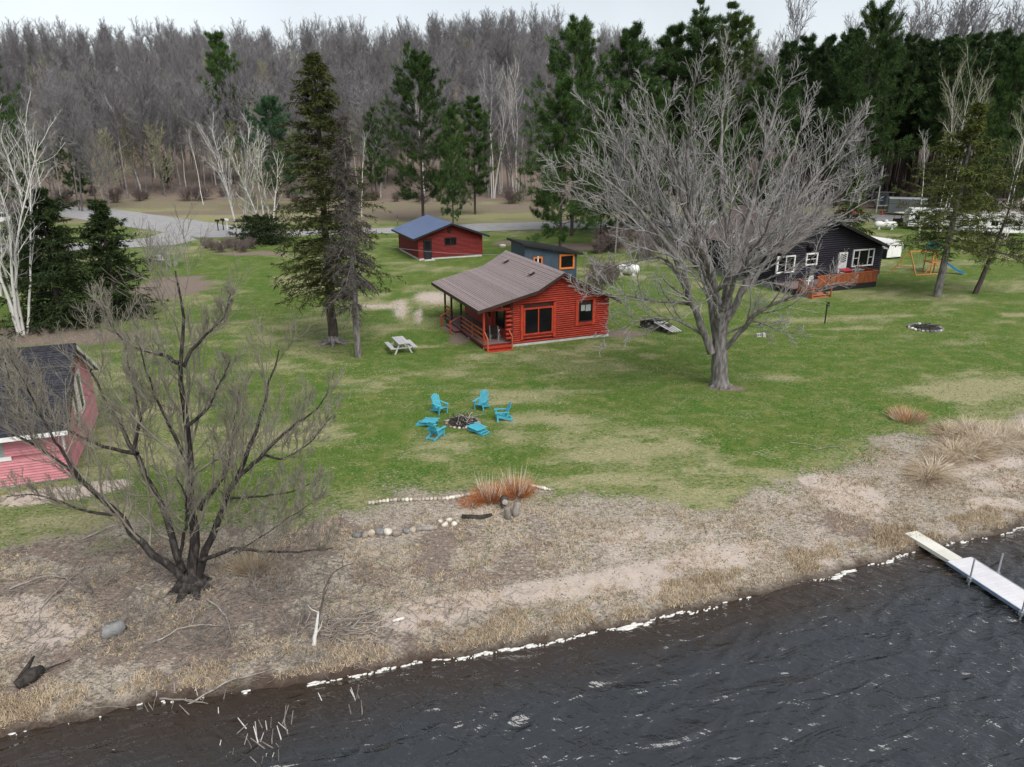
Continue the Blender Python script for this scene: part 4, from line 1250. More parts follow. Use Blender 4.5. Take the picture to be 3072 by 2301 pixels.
def pine(seed, h, rad, mn, start=.25, nbr=75, k2=8, tuft=4, nb=13, bl=.42, bw=.06, up=.10, shape=None, name='pine', rtr=.27, el0=.12, gap=0.0):
    rng = np.random.default_rng(seed)
    tz = np.linspace(-.3, h * .98, 14); tp_ = np.stack([np.cumsum(rng.normal(0, .04, 14)), np.cumsum(rng.normal(0, .04, 14)), tz], 1)
    tr = [tubes(tp_[None], (rtr * (1 - .9 * np.linspace(0, 1, 14)))[None], 8)]
    wh = 5; zs = start + (1 - start) * (np.arange(nbr) // wh + .5 + rng.normal(0, .10, nbr)) / (nbr / wh)
    zs = np.clip(zs, start, .99)
    u = (zs - start) / (1 - start)
    prof = shape(u) if shape else np.minimum(1, .55 + 1.2 * u) * (1 - u) ** .6 + .08
    az = np.arange(nbr) * 1.2566 + np.repeat(rng.random(nbr // wh + 1), wh)[:nbr] * 6.28 + rng.normal(0, .25, nbr)
    L = rad * prof * rng.uniform(.5, 1.25, nbr)
    d = np.stack([np.cos(az), np.sin(az), el0 + .7 * u ** 2 + rng.normal(0, .1, nbr)], 1)
    pz = np.interp(zs * h, tz, np.arange(14)); c = np.stack([np.interp(zs * h, tz, tp_[:, k]) for k in range(3)], 1)
    P, R, L = sweep(c, d, L, np.maximum(.06 * (1 - u), .02), 7, up * .5, .07, rng, .25)
    tr.append(tubes(P, R, 4))
    P2, R2, L2 = spawn(P, R, L, k2, .3, 1.0, .75, .38, 4, up, .1, rng, .5, .3, .01, flat_=.35)
    L2 = np.minimum(L2, 2.0)
    tr.append(tubes(P2, R2, 3))
    B = len(P2)
    p, t = along(P2, tuft, rng, .3); pe, te = P2[:, -1], _norm(P2[:, -1] - P2[:, -2])
    p2, t2 = P[:, -1], _norm(P[:, -1] - P[:, -2])
    p, t = np.concatenate([p, pe, p2]), np.concatenate([t, te, t2])
    p, t = np.repeat(p, nb, 0), np.repeat(t, nb, 0)
    p = p + rng.normal(0, .13, p.shape)
    cr = [blades(p, t * .5 + rng.normal(0, .5, t.shape) + np.array([0, 0, .35]), bl * rng.uniform(.6, 1.15, len(p)), bw, rng)]
    return two(name, tr, M_BARKP, cr, mn)


def shrub(seed, h, spread, stems, m, n2=7, n3=5, twig=.008, up=.08, name='shrub', r=.03):
    rng = np.random.default_rng(seed)
    az = rng.random(stems) * 6.28; ln = spread * rng.uniform(.2, 1.0, stems)
    P, R, L = sweep(np.stack([np.cos(az) * .2, np.sin(az) * .2, np.full(stems, -.1)], 1), np.stack([np.cos(az) * ln, np.sin(az) * ln, np.ones(stems)], 1), h * rng.uniform(.6, 1, stems), np.full(stems, r), 8, up, .12, rng)
    tr = [tubes(P, R, 4)]
    P, R, L = spawn(P, R, L, n2, .2, 1, .6, .42, 5, up, .14, rng, .6, .4, twig)
    cr = [tubes(P, R, 3, twig)]
    P, R, L = spawn(P, R, L, n3, .2, 1, .6, .5, 3, up, .14, rng, .6, .4, twig)
    cr.append(tubes(P, R, 3, twig * .8))
    return two(name, tr, m, cr, m)


def base_at(px, Y):
    """ground point in the picture column px at distance Y"""
    x = (px - CX) / FPX
    X = 0.0
    for _ in range(12):
        z = float(height(X, Y)); depth = Y * _cp + (H - z) * _sp
        X = x * depth
    return np.array([X, Y, float(height(X, Y))])


def top_h(px_top, Y, z0):
    """height of a tree whose tip is seen at picture row px_top"""
    return at(CX, px_top, Y)[2] - z0


# ---- yard spruce, dead spruce
b0 = base_at(1000, 48.6); hh = top_h(160, 48.6, b0[2])
a, b = spruce(21, hh, 3.5, M_SPRUCE, start=.20, whorls=42, per=7, droop=-.07, nb=8, bl=.36, bw=.06, lat=12, rtr=.34, conic=lambda z: np.interp(z, [.15, .22, .3, .55, .75, .8, .9, 1], [.75, .95, 1.0, .80, .48, .36, .30, .04]))
ys = tree('yard_spruce', 'tall olive green spruce with bare lower trunk left of the cabin', 'tree', b0, .4, a, b, tilt=(0, .012))
for k, ang in enumerate(np.linspace(0, 6.28, 8)[:-1]):
    p = np.array([[0, 0, .5], [.4 * math.cos(ang), .4 * math.sin(ang), .12], [1.3 * math.cos(ang), 1.3 * math.sin(ang), -.05]])
    V, F = tubes(p[None], np.array([[.28, .17, .04]]), 6); me = np_mesh('root', V, F, True)
    link('root', me, M_BARKG, ys)
b0 = base_at(1077, 45.3); hh = top_h(345, 45.3, b0[2])
a, b = spruce(22, hh, 1.9, M_DEADN, M_BARKG, start=.24, whorls=34, per=6, droop=-.17, nb=8, bl=.34, bw=.042, lat=10, rtr=.22, gappy=.34, conic=lambda z: np.interp(z, [.2, .3, .45, .7, 1], [.8, 1.0, .85, .45, .06]))
tree('dead_spruce', 'dead brown grey spruce beside the olive green spruce', 'tree', b0, .2, a, b, tilt=(0, -.004))

# ---- right hand yard spruce, leaning scrub pine
b0 = base_at(2810, 63.7); hh = top_h(310, 63.7, b0[2])
a, b = spruce(23, hh, 4.5, M_SPRUCE2, M_BARKG, start=.26, whorls=34, per=7, droop=-.03, nb=8, bl=.40, bw=.07, lat=11, rtr=.33, conic=lambda z: np.interp(z, [.2, .3, .45, .7, .85, 1], [.9, 1.0, .95, .66, .25, .03]))
tree('yard_spruce', 'olive spruce with straight grey trunk beside the swing set', 'tree', b0, 1.0, a, b, tilt=(0, .03))
b0 = base_at(2930, 65.0)
a, b = pine(24, 9.6, 3.6, M_SPRUCE, start=.35, nbr=40, k2=8, tuft=3, nb=7, bl=.36, bw=.05, up=-.02, rtr=.24, shape=lambda u: np.interp(u, [0, .3, .8, 1], [.8, 1, .9, .3]), el0=-.05)
sp = tree('scrub_pine', 'crooked dark trunked pine right of the swing set', 'tree', b0, 2.0, a, b, tilt=(0, .17))
rng = np.random.default_rng(5)
P, R, L = sweep(np.tile([[0, 0, 6.0]], (16, 1)) + rng.normal(0, .5, (16, 3)) + np.array([.9, 0, 1.5]), rng.normal(0, 1, (16, 3)) * [1, 1, .25], np.full(16, 2.4), np.full(16, .03), 6, -.02, .15, rng)
P2, R2, L2 = spawn(P, R, L, 9, .1, 1, .8, .4, 5, -.03, .2, rng, .6, .3, .012)
V, F = merge([tubes(P, R, 4, .012), tubes(P2, R2, 3, .010)])
link('dead_branches', np_mesh('dead_branches', V, F, True), M_BIRCH, sp)

# ---- dark conifers at the left
b0 = base_at(190, 54); hh = top_h(575, 54, b0[2])
a, b = spruce(25, hh, 3.5, M_DARKCON, start=.02, lump=.6, gappy=.12, whorls=30, per=8, droop=-.02, nb=10, bl=.40, bw=.085, lat=11, conic=lambda z: np.interp(z, [0, .2, .5, .8, 1], [1, 1.05, .92, .5, .08]))
tree('dark_cedar', 'broad dark green conifer behind the pink house', 'tree', b0, .3, a, b)
b0 = base_at(355, 56); hh = top_h(607, 56, b0[2])
a, b = spruce(26, hh, 2.4, M_DARKCON, start=.02, lump=.55, gappy=.12, whorls=26, per=8, droop=-.01, nb=9, bl=.36, bw=.08, lat=10, conic=lambda z: np.interp(z, [0, .2, .6, .85, 1], [1, 1, .72, .36, .10]))
tree('young_fir', 'slim young fir with light tip beside the broad dark conifer', 'tree', b0, .8, a, b)
b0 = base_at(95, 68)
tree('dark_cedar', 'lower dark conifer at the left edge below the birches', 'tree', b0, 2.2, *[c.data for c in bpy.data.objects['dark_cedar'].children], s=.66)
b0 = base_at(790, 97)
a, b = spruce(27, 3.2, 4.3, M_DARKCON, start=.01, whorls=12, per=10, droop=-.02, nb=10, bl=.4, bw=.1, lat=9, conic=lambda z: np.interp(z, [0, .5, 1], [1, .95, .25]))
tree('dark_yew', 'low dark evergreen mound under the roadside birches', 'shrub', b0, .8, a, b)

# ---- white pine prototypes
WP = [pine(31, 25, 8.4, M_PINE, start=.13, nbr=75, k2=10, tuft=4, nb=16, bl=.58, bw=.058),
      pine(32, 22, 6.4, M_PINE, start=.16, nbr=65, k2=9, tuft=4, nb=16, bl=.58, bw=.058),
      pine(33, 24, 7.6, M_PINE, start=.10, nbr=75, k2=10, tuft=4, nb=16, bl=.60, bw=.058, up=.04)]
YP = pine(34, 26, 7.4, M_YPINE, start=.3, nbr=70, k2=8, tuft=4, nb=16, bl=.5, bw=.06)
BP = pine(35, 18, 6.4, M_BPINE, start=.15, nbr=66, k2=9, tuft=4, nb=16, bl=.46, bw=.06)
RP = [pine(36, 26, 4.2, M_RPINE, start=.48, nbr=55, k2=8, tuft=4, nb=14, bl=.56, bw=.065, rtr=.2),
      pine(37, 27, 4.6, M_RPINE, start=.43, nbr=60, k2=8, tuft=4, nb=14, bl=.56, bw=.065, rtr=.22)]
SKY = pine(38, 24, 5.0, M_PINE, start=.35, nbr=34, k2=8, tuft=4, nb=10, bl=.5, bw=.07)


def place(proto, px, Y, ytop, h0, name, label, rz=0.0, wide=1.0, group=None, cat='tree', tilt=(0, 0)):
    p = base_at(px, Y); h = top_h(ytop, Y, p[2]); s = h / h0
    t = tree(name, label, cat, p, rz, *proto, group=group, s=s * wide, sz=s, tilt=tilt)
    return t


place(WP[0], 1270, 120, 185, 25, 'white_pine', 'tall dark white pine right behind the red garage', .3)
place(WP[1], 1425, 132, 300, 22, 'white_pine', 'shorter pine right of the tall one behind the garage', 1.3, .95)
place(WP[2], 1360, 112, 330, 24, 'white_pine', 'bushy pine tucked against the tall pine behind the garage', 2.1, .62)
place(WP[1], 700, 178, 112, 22, 'white_pine', 'lone dark pine in the grey woods left of the olive spruce', .7, .85)
place(BP, 835, 140, 300, 18, 'white_pine', 'blue green bushy pine behind the olive spruce', .2, 1.0)
place(WP[2], 1232, 215, 140, 24, 'white_pine', 'small far pine tip above the tall pine on the hillside', 1.7, .55)
place(WP[0], 30, 118, 165, 25, 'white_pine', 'pine cut by the left edge above the white birches', 2.4, .9)
place(WP[2], 235, 150, 340, 24, 'white_pine', 'scraggy pine between the birches at the left', .5, .75)
place(WP[1], 505, 172, 470, 22, 'white_pine', 'small dark fir inside the woods by the road', .5, .9)
place(WP[2], 1680, 86, 260, 24, 'white_pine', 'dark drooping pine right behind the slate blue shed', 1.1, 1.0)
place(WP[1], 1130, 160, 330, 22, 'white_pine', 'half hidden pine between the dead spruce and tall pine', 2.6, .7)
for k, (px, Y, yt, pr, w, lab) in enumerate([
        (1715, 104, 92, WP[0], .9, 'leftmost broad white pine of the row behind the big bare tree'),
        (1862, 106, 103, WP[2], .95, 'second broad white pine of the row behind the big bare tree'),
        (1985, 112, 95, WP[1], 1.0, 'narrow pine between broad pines behind the big bare tree'),
        (2062, 108, 70, WP[1], 1.0, 'slim bright topped pine behind the big bare tree'),
        (2155, 104, 78, YP, .9, 'yellow green pine behind the top of the big bare tree'),
        (1930, 98, 250, WP[2], .9, 'lower pine showing through the left half of the bare tree'),
        (2100, 96, 270, WP[0], .8, 'lower pine showing through the middle of the bare tree'),
        (2260, 99, 215, WP[1], 1.0, 'lower pine showing through the right half of the bare tree'),
        (1800, 93, 330, WP[0], .8, 'dark lower pine between the shed and the bare tree')]):
    place(pr, px, Y, yt, 25 if pr is WP[0] else 24 if pr is WP[2] else 26 if pr is YP else 22, 'white_pine', lab, k * 1.1, w)
place(SKY, 2066, 235, 2, 24, 'white_pine', 'thin dark pine silhouetted on the skyline, the left of two', .4, .8)
place(SKY, 2160, 225, 12, 24, 'white_pine', 'open crowned pine silhouetted on the skyline, the right of two', 2.4, 1.15)
rr_ = np.random.default_rng(40)
place(WP[0], 2545, 122, 42, 25, 'white_pine', 'tallest broad pine at the left end of the dark plantation', 1.9, .85)
REDP = [(2325, 150, 130), (2372, 138, 125), (2428, 146, 118), (2470, 132, 112), (2610, 140, 122), (2650, 132, 118), (2690, 145, 122), (2722, 128, 135), (2765, 142, 118), (2800, 130, 128), (2835, 146, 110), (2872, 134, 112), (2915, 143, 104), (2950, 128, 122), (2992, 138, 92), (3035, 130, 112), (3065, 144, 118), (2580, 150, 110), (2500, 152, 100), (2400, 128, 150), (2630, 124, 150), (2780, 122, 150), (2900, 122, 145), (3015, 121, 140), (3110, 132, 110), (3160, 140, 115)]
for k, (px, Y, yt) in enumerate(REDP):
    if 2440 < px < 2760: Y = max(Y + 18, 149)
    place(RP[k % 2], px, Y, yt + rr_.uniform(-6, 6), 26 + k % 2, 'red_pine', 'tall dark red pine of the plantation ' + ['left of the tallest broad pine', 'behind the flagpole and grey trailer', 'above the right hand spruce', 'at the right edge of the picture'][int(np.searchsorted([2520, 2740, 2940], px))], rr_.random() * 6, rr_.uniform(.9, 1.1), 'pines of the dark plantation on the right')
place(WP[2], 2960, 112, 165, 24, 'white_pine', 'soft green pine standing before the dark plantation', .9, .7)
a, b = spruce(28, 7, 1.6, M_YPINE, start=.05, whorls=16, per=6, nb=7, bl=.4, bw=.08, lat=7)
place((a, b), 2535, 92, 505, 7, 'young_pine', 'small light green pine behind the dark log house', .4, 1.2)

# ---- birches
BC = [birch_clump(51, 17, 6, .2, r=.14), birch_clump(52, 15, 4, .16), birch_clump(53, 12, 7, .14, k2=7, r=.07), birch_clump(54, 22, 1, .05, first=.62, spread=.2, r=.17),
      birch_clump(55, 20, 4, .12, first=.45), birch_clump(56, 11, 5, .2, M_TWIGB, k2=8, r=.08), birch_clump(57, 20, 3, .18, M_TWIGB, k2=9, first=.45, spread=.28)]
place(BC[0], 66, 51, 322, 17, 'white_birch', 'many stemmed white birch clump left of the dark conifer', .2, 1.0)
place(BC[1], 135, 92, 320, 15, 'white_birch', 'white birch clump behind the leftmost birch clump', 1.2, 1.0)
place(BC[1], -5, 64, 420, 15, 'white_birch', 'white birch cut by the left picture edge', 2.5, 1.0)
place(BC[3], 425, 168, 200, 22, 'white_birch', 'single tall leaning white birch at the woods edge', math.pi, 1.0, tilt=(0, -.07))
place(BC[2], 725, 100, 352, 12, 'white_birch', 'fan shaped white birch clump by the road bend', .5, 1.0)
place(BC[5], 805, 98, 400, 11, 'white_birch', 'greenish twigged birch clump right of the road bend', 1.6, 1.2)
place(BC[3], 1085, 128, 330, 22, 'white_birch', 'forked white birch behind the dead spruce', .4, .9, tilt=(0, .04))
for k, (px, Y, yt, pr, w) in enumerate([(1480, 165, 200, BC[4], 1.0), (1500, 172, 220, BC[4], .9), (1545, 166, 190, BC[4], .8), (1460, 176, 215, BC[1], .9), (1555, 178, 230, BC[3], 1.0)]):
    place(pr, px, Y, yt, [20, 20, 20, 15, 22][k], 'white_birch', ['second white birch clump from the left in the pale grove', 'middle white birch clump of the pale grove', 'second white birch from the right in the pale grove', 'leftmost white birch clump of the pale grove left of the pines', 'rightmost single birch of the pale grove left of the pines'][k], k * 1.3, w, 'birch grove at the woods edge')
place(BC[3], 560, 170, 250, 22, 'white_birch', 'thin pale birch trunk left of the lone dark pine', 1.0, .7)
place(BC[3], 610, 150, 330, 22, 'white_birch', 'dead topped birch stem left of the roadside clump', 2.0, .7)
place(BC[3], 790, 176, 250, 22, 'white_birch', 'pale birch stem right of the lone dark pine', 3.0, .7)
for k, (px, Y) in enumerate(zip(np.linspace(480, 1400, 15) + np.random.default_rng(4).normal(0, 22, 15), np.random.default_rng(6).uniform(160, 205, 15))):
    place(BC[3], px, Y, np.random.default_rng(k).uniform(170, 300), 22, 'white_birch', 'thin pale birch stem standing among the grey hillside woods', k * 1.7, .75, 'pale birch stems in the woods')
place(BC[6], 2815, 104, 150, 20, 'white_birch', 'forked white birch with greenish crown before the plantation', .3, .8)
place(BC[6], 3010, 100, 170, 20, 'white_birch', 'leaning birch with pale crown at the right edge', 1.9, .75, tilt=(0, .06))
place(BC[3], 2755, 100, 310, 22, 'white_birch', 'bent white birch stem left of the right hand spruce', 2.9, .8, tilt=(0, -.05))

# ---- woods on the hill: individuals along the edge, then the mass
FT = [bare_tree(61, 20, M_BARKF, M_TWIGF, .34, 26, .3, .17, 9, 7, twig=.03, name='hardwood'),
      bare_tree(62, 22, M_BARKF, M_TWIGF, .30, 26, .4, .18, 9, 7, .16, twig=.03, name='hardwood'),
      bare_tree(63, 18, M_BARKF, M_TWIGF, .40, 26, .25, .15, 9, 7, twig=.03, name='hardwood'),
      bare_tree(64, 24, M_BARKF, M_TWIGF, .26, 28, .45, .17, 9, 6, .2, twig=.03, name='hardwood'),
      bare_tree(65, 15, M_BARKF, M_TWIGB, .42, 24, .2, .12, 9, 7, twig=.028, name='hardwood')]
rf_ = np.random.default_rng(70)
edge = []
for k in range(64):
    px = 330 + k * 19.5 + rf_.uniform(-9, 9)
    edge.append((px, rf_.uniform(160, 186)))
edge += [(px, Y) for px, Y in zip(rf_.uniform(-100, 330, 14), rf_.uniform(135, 180, 14))]
edge += [(px, Y) for px, Y in zip(rf_.uniform(1580, 2200, 14), rf_.uniform(140, 175, 14))]
FO = []
for k, (px, Y) in enumerate(edge):
    p = base_at(px, Y)
    where = ['above the white birches at the left edge', 'left of the lone dark pine', 'between lone pine and olive spruce', 'behind the two spruces', 'above the red garage', 'by the pale birch grove', 'behind the row of big pines'][int(np.searchsorted([330, 640, 830, 1080, 1380, 1580], px))]
    FO.append(tree('hardwood_tree', 'bare grey hardwood of the woods edge ' + where, 'tree', p, rf_.random() * 6.28, *FT[k % 5], group='bare hardwoods along the woods edge', s=rf_.uniform(.8, 1.15)))
for k, (px, Y, yt, w) in enumerate([(2330, 190, 4, .6), (2585, 210, 95, .8), (2660, 200, 60, .9), (2680, 215, 25, 1), (2770, 205, 35, 1), (2830, 200, 30, 1), (2890, 205, 22, 1), (2940, 215, 32, 1), (2985, 205, 40, 1), (3030, 210, 90, .8), (2620, 220, 45, .9), (2860, 225, 28, .9), (2510, 215, 80, .8)]):
    p = base_at(px, Y); h = top_h(yt, Y, p[2]); s = h / (20, 22, 18, 24, 15)[k % 4]
    tree('hardwood_tree', 'bare tree on the pale skyline, leftmost and standing alone' if k == 0 else 'bare skyline tree behind the plantation ' + ('left of its middle' if px < 2700 else 'around its middle' if px < 2880 else 'near the right edge'), 'tree', p, rf_.random() * 6, *FT[k % 4], group=None if k == 0 else 'bare trees on the skyline at the right', s=s * w, sz=s)

# the mass of the woods: one object, instanced from the trees of its edge
pts = []
while len(pts) < 1700:
    Y = 172 + 230 * rf_.random() ** .85; X = rf_.uniform(-1, 1) * (30 + Y * .85)
    if X > 45 and Y < 190: continue
    pts.append((X, Y, float(height(X, Y)) - .1))
wm = bpy.data.meshes.new('far_woods'); wm.from_pydata(pts, [], [])
wo_ = bpy.data.objects.new('far_woods', wm); COL.objects.link(wo_)
tag(wo_, 'mass of bare grey hardwoods covering the hillside', 'woods', kind='stuff')


def scatter_nodes(name, protos, smin, smax):
    ng = bpy.data.node_groups.new(name, 'GeometryNodeTree')
    ng.interface.new_socket('Geometry', in_out='INPUT', socket_type='NodeSocketGeometry')
    ng.interface.new_socket('Geometry', in_out='OUTPUT', socket_type='NodeSocketGeometry')
    N, Lk = ng.nodes, ng.links
    gi, go = N.new('NodeGroupInput'), N.new('NodeGroupOutput')
    jn = N.new('GeometryNodeJoinGeometry')
    for objs in protos:
        j = N.new('GeometryNodeJoinGeometry')
        for o in objs:
            oi = N.new('GeometryNodeObjectInfo'); oi.inputs['Object'].default_value = o; oi.transform_space = 'ORIGINAL'
            Lk.new(oi.outputs['Geometry'], j.inputs[0])
        g2 = N.new('GeometryNodeGeometryToInstance'); Lk.new(j.outputs[0], g2.inputs[0]); Lk.new(g2.outputs[0], jn.inputs[0])
    ip = N.new('GeometryNodeInstanceOnPoints'); ip.inputs['Pick Instance'].default_value = True
    Lk.new(gi.outputs[0], ip.inputs['Points']); Lk.new(jn.outputs[0], ip.inputs['Instance'])
    ri = N.new('FunctionNodeRandomValue'); ri.data_type = 'INT'; ri.inputs['Min'].default_value = 0; ri.inputs['Max'].default_value = len(protos) - 1
    for o_ in ri.outputs:
        if o_.type == 'INT': Lk.new(o_, ip.inputs['Instance Index'])
    rs = N.new('FunctionNodeRandomValue'); rs.data_type = 'FLOAT'
    fl = [i for i in rs.inputs if i.type == 'VALUE']
    fl[0].default_value = smin; fl[1].default_value = smax; rs.inputs['Seed'].default_value = 3
    Lk.new([o_ for o_ in rs.outputs if o_.type == 'VALUE'][0], ip.inputs['Scale'])
    rv = N.new('FunctionNodeRandomValue'); rv.data_type = 'FLOAT_VECTOR'; rv.inputs['Seed'].default_value = 5
    vv = [i for i in rv.inputs if i.type == 'VECTOR']; vv[0].default_value = (-.04, -.04, 0); vv[1].default_value = (.04, .04, 6.28)
    Lk.new([o_ for o_ in rv.outputs if o_.type == 'VECTOR'][0], ip.inputs['Rotation'])
    Lk.new(ip.outputs[0], go.inputs[0])
    return ng


md = wo_.modifiers.new('woods', 'NODES')
md.node_group = scatter_nodes('woods', [list(FO[k].children) for k in range(5)], .72, 1.15)

pp_ = []
while len(pp_) < 330:
    Y = rf_.uniform(140, 205); X = rf_.uniform(44, 150)
    if X < Y * .36: continue
    pp_.append((X, Y, float(height(X, Y)) - .1))
wm = bpy.data.meshes.new('plantation_woods'); wm.from_pydata(pp_, [], [])
wo2 = bpy.data.objects.new('plantation_woods', wm); COL.objects.link(wo2)
tag(wo2, 'dark depth of the red pine plantation behind its front rows', 'woods', kind='stuff')
RPO = [o for o in bpy.data.objects if o.name.startswith('red_pine')][:2]
md = wo2.modifiers.new('woods', 'NODES'); md.node_group = scatter_nodes('plantation', [list(o.children) for o in RPO], .8, .98)

# ---- shrubs and brush
SB = [shrub(81, 4.2, .7, 12, M_TWIGG, 6, 5, .014, .03, 'sumac', .035), shrub(82, 2.2, .8, 30, M_BRUSH, 7, 6, .014, .02, 'brush'), shrub(83, 3.2, .9, 26, M_BRUSH, 8, 6, .016, .02, 'brush')]
for k, (px, py, s, lab) in enumerate([(520, 800, 1.15, 'leafless sumac thicket beside the side lane'), (470, 790, .8, 'smaller leafless sumac left of the sumac thicket')]):
    g = G(px, py); tree('sumac_bush', lab, 'shrub', g, k * 2.0, *SB[0], s=s)
for k in range(60):
    if k < 34: px, Y = rf_.uniform(180, 1560), rf_.uniform(152, 166)
    elif k < 46: px, Y = rf_.uniform(1780, 2220), rf_.uniform(78, 98)
    else: px, Y = rf_.uniform(0, 200), rf_.uniform(88, 150)
    p = base_at(px, Y)
    lab, grp = (('purple brown brush at the woods edge ' + ['left of the leaning birch', 'between leaning birch and olive spruce', 'behind the two spruces', 'behind the garage and birch grove'][int(np.searchsorted([425, 850, 1120], px))], 'brush along the woods edge') if k < 34 else ('brown brush behind the big bare tree', 'brush behind the bare tree') if k < 46 else ('brown brush behind the left birches', 'brush behind the left birches'))
    tree('brush_bush', lab, 'shrub', p, rf_.random() * 6, *SB[1 + k % 2], group=grp, s=rf_.uniform(.7, 1.25))
for k in range(7):
    p = G(620 + k * 22, 745 + (k % 3) * 6); tree('hedge_shrub', ['leftmost', 'second', 'third', 'middle', 'fifth', 'sixth', 'rightmost'][k] + ' brown leafless shrub from the left in the low row before the yew', 'shrub', p, k, *SB[1], group='low shrub row by the yew', s=.7)
for k, (px, py) in enumerate([(1800, 870), (1835, 850), (1790, 835)]):
    p = G(px, py); tree('brush_bush', ['nearest grey leafless bush behind the right end of the cabin', 'right grey leafless bush below the white tank behind the cabin', 'farthest grey leafless bush just right of the shed'][k], 'shrub', p, k, *SB[2], group='bushes between shed and cabin', s=.75)
for k, (px, Y, yt) in enumerate([(1845, 88, 420), (2310, 74, 520), (2560, 105, 380), (2030, 90, 430)]):
    p = base_at(px, Y); h = top_h(yt, Y, p[2])
    tree('bare_tree', ['bare grey tree behind the second white tank', 'bare tree with grey trunk before the dark log house', 'pale trunked tree behind the dark log house roof', 'bare tree among the brush behind the big tree'][k], 'tree', p, k, *FT[k], s=h / (20, 22, 18, 24)[k], sz=None)
# ================================================================== things on the lawn
PIT = G(1388, 1268)


def adirondack(label, px, py, face=None):
    g = G(px, py)
    d = (PIT - g)[:2] if face is None else np.array(face)
    c = thing('adirondack_chair', label, 'chair', g, math.atan2(d[0], -d[1]), 'turquoise chairs round the fire pit')
    c.scale = (.86, .86, .86)
    for s in (-1, 1):
        part('leg', MB().b2((s * .29 - .02, -.34, 0), (s * .29 + .02, -.24, .56)), M_TURQ, c)
        part('rear_leg', MB().beam((s * .25, -.36, .34), (s * .25, .62, .06), .035, .13), M_TURQ, c)
        part('armrest', MB().prism([(s * .31 - .08, -.42), (s * .31 + .08, -.42), (s * .31 + .06, .36), (s * .31 - .03, .40)], .56, .59, 2), M_TURQ, c)
        part('arm_post', MB().beam((s * .31, .34, .57), (s * .27, .22, .20), .04, .08, (0, 1, 0)), M_TURQ, c)
    for i in range(5):
        y = -.35 + i * .115
        part('seat_slat', MB().box((0, y, .395 - (y + .35) * .26), (.53, .085, .022), Matrix.Rotation(-.25, 3, 'X')), M_TURQ, c)
    for i in range(6):
        x = (i - 2.5) * .088; t = 1.02 - .10 * ((i - 2.5) / 2.5) ** 2 * 1.5
        p, q = np.array((x * .92, .17, .27)), np.array((x * 1.16, .17 + .36 * t, .27 + .80 * t))
        part('back_slat', MB().beam(p, q, .066, .02, (0, 1, -.4)), M_TURQ, c)
    part('back_brace', MB().box((0, .30, .48), (.60, .03, .09), Matrix.Rotation(-.42, 3, 'X')), M_TURQ, c)
    part('back_brace', MB().box((0, .46, .84), (.54, .03, .08), Matrix.Rotation(-.42, 3, 'X')), M_TURQ, c)
    part('rear_bar', MB().b2((-.27, .50, .07), (.27, .54, .15)), M_TURQ, c)
    return c


def folded(label, px, py, ang):
    g = G(px, py)
    c = thing('adirondack_chair', label, 'chair', g, ang, 'turquoise chairs round the fire pit')
    c.scale = (.86, .86, .86)
    for s in (-1, 1):
        part('rear_leg', MB().beam((s * .26, -.55, .24), (s * .26, .62, .07), .035, .12), M_TURQ, c)
        part('leg', MB().beam((s * .29, -.5, .10), (s * .29, .05, .20), .035, .09), M_TURQ, c)
        part('armrest', MB().beam((s * .33, -.62, .36), (s * .33, .28, .30), .13, .025), M_TURQ, c)
    for i in range(6):
        x = (i - 2.5) * .088
        part('back_slat', MB().beam((x, -.62 + .03 * abs(i - 2.5), .33), (x * .95, .30, .27), .078, .02), M_TURQ, c)
    for i in range(3): part('seat_slat', MB().b2((-.25, .0 + i * .12, .16 - i * .02), (.25, .1 + i * .12, .18 - i * .02)), M_TURQ, c)
    part('rear_bar', MB().b2((-.27, .54, .06), (.27, .58, .14)), M_TURQ, c)
    part('rear_bar', MB().b2((-.27, .36, .10), (.27, .40, .16)), M_TURQ, c)
    return c


adirondack('upright turquoise slat chair left behind the fire pit', 1320, 1238)
adirondack('upright turquoise slat chair right behind the fire pit, back to the cabin', 1444, 1227)
adirondack('upright turquoise slat chair at the right of the fire pit, seen from the side', 1506, 1260)
adirondack('upright turquoise slat chair nearest the lake, its back turned to it', 1310, 1312)
folded('folded flat turquoise chair left of the fire pit', 1283, 1276, math.radians(75))
folded('folded flat turquoise chair in front of the fire pit', 1436, 1298, math.radians(200) + .5)


def rock_mesh(seed, sub=2):
    r = np.random.default_rng(seed)
    bm_ = []
    n, m = 7, 10
    V = []
    for i in range(n):
        th = math.pi * (i + .5) / n
        for j in range(m):
            ph = 2 * math.pi * j / m
            k = r.uniform(.82, 1.15)
            V.append((k * math.sin(th) * math.cos(ph), k * math.sin(th) * math.sin(ph), k * math.cos(th)))
    F = [(i * m + j, i * m + (j + 1) % m, (i + 1) * m + (j + 1) % m, (i + 1) * m + j) for i in range(n - 1) for j in range(m)]
    F = [f[::-1] for f in F] + [tuple(range(m)), tuple(range((n - 1) * m, n * m))[::-1]]
    return MB().add(V, F).mesh('stone', True)


ROCKS = [rock_mesh(s) for s in range(90, 96)]
ROCKS_L, ROCKS_D = [r.copy() for r in ROCKS], [r.copy() for r in ROCKS]
for r in ROCKS: r.materials.append(M_ROCK)
M_ROCKL = pm('pale_stone', (.62, .59, .52), (.48, .44, .37), 6, .85, .3, 25, rand=.25)
for r in ROCKS_L: r.materials.append(M_ROCKL)
for r in ROCKS_D: r.materials.append(M_ROCKDK)


def stone(parent, p, s, rng, lib=ROCKS, flat_=.7, name='stone'):
    return link(name, lib[rng.integers(6)], None, parent, p, (rng.random() * .5, rng.random() * .5, rng.random() * 6), (s * rng.uniform(.8, 1.25), s * rng.uniform(.8, 1.1), s * flat_))


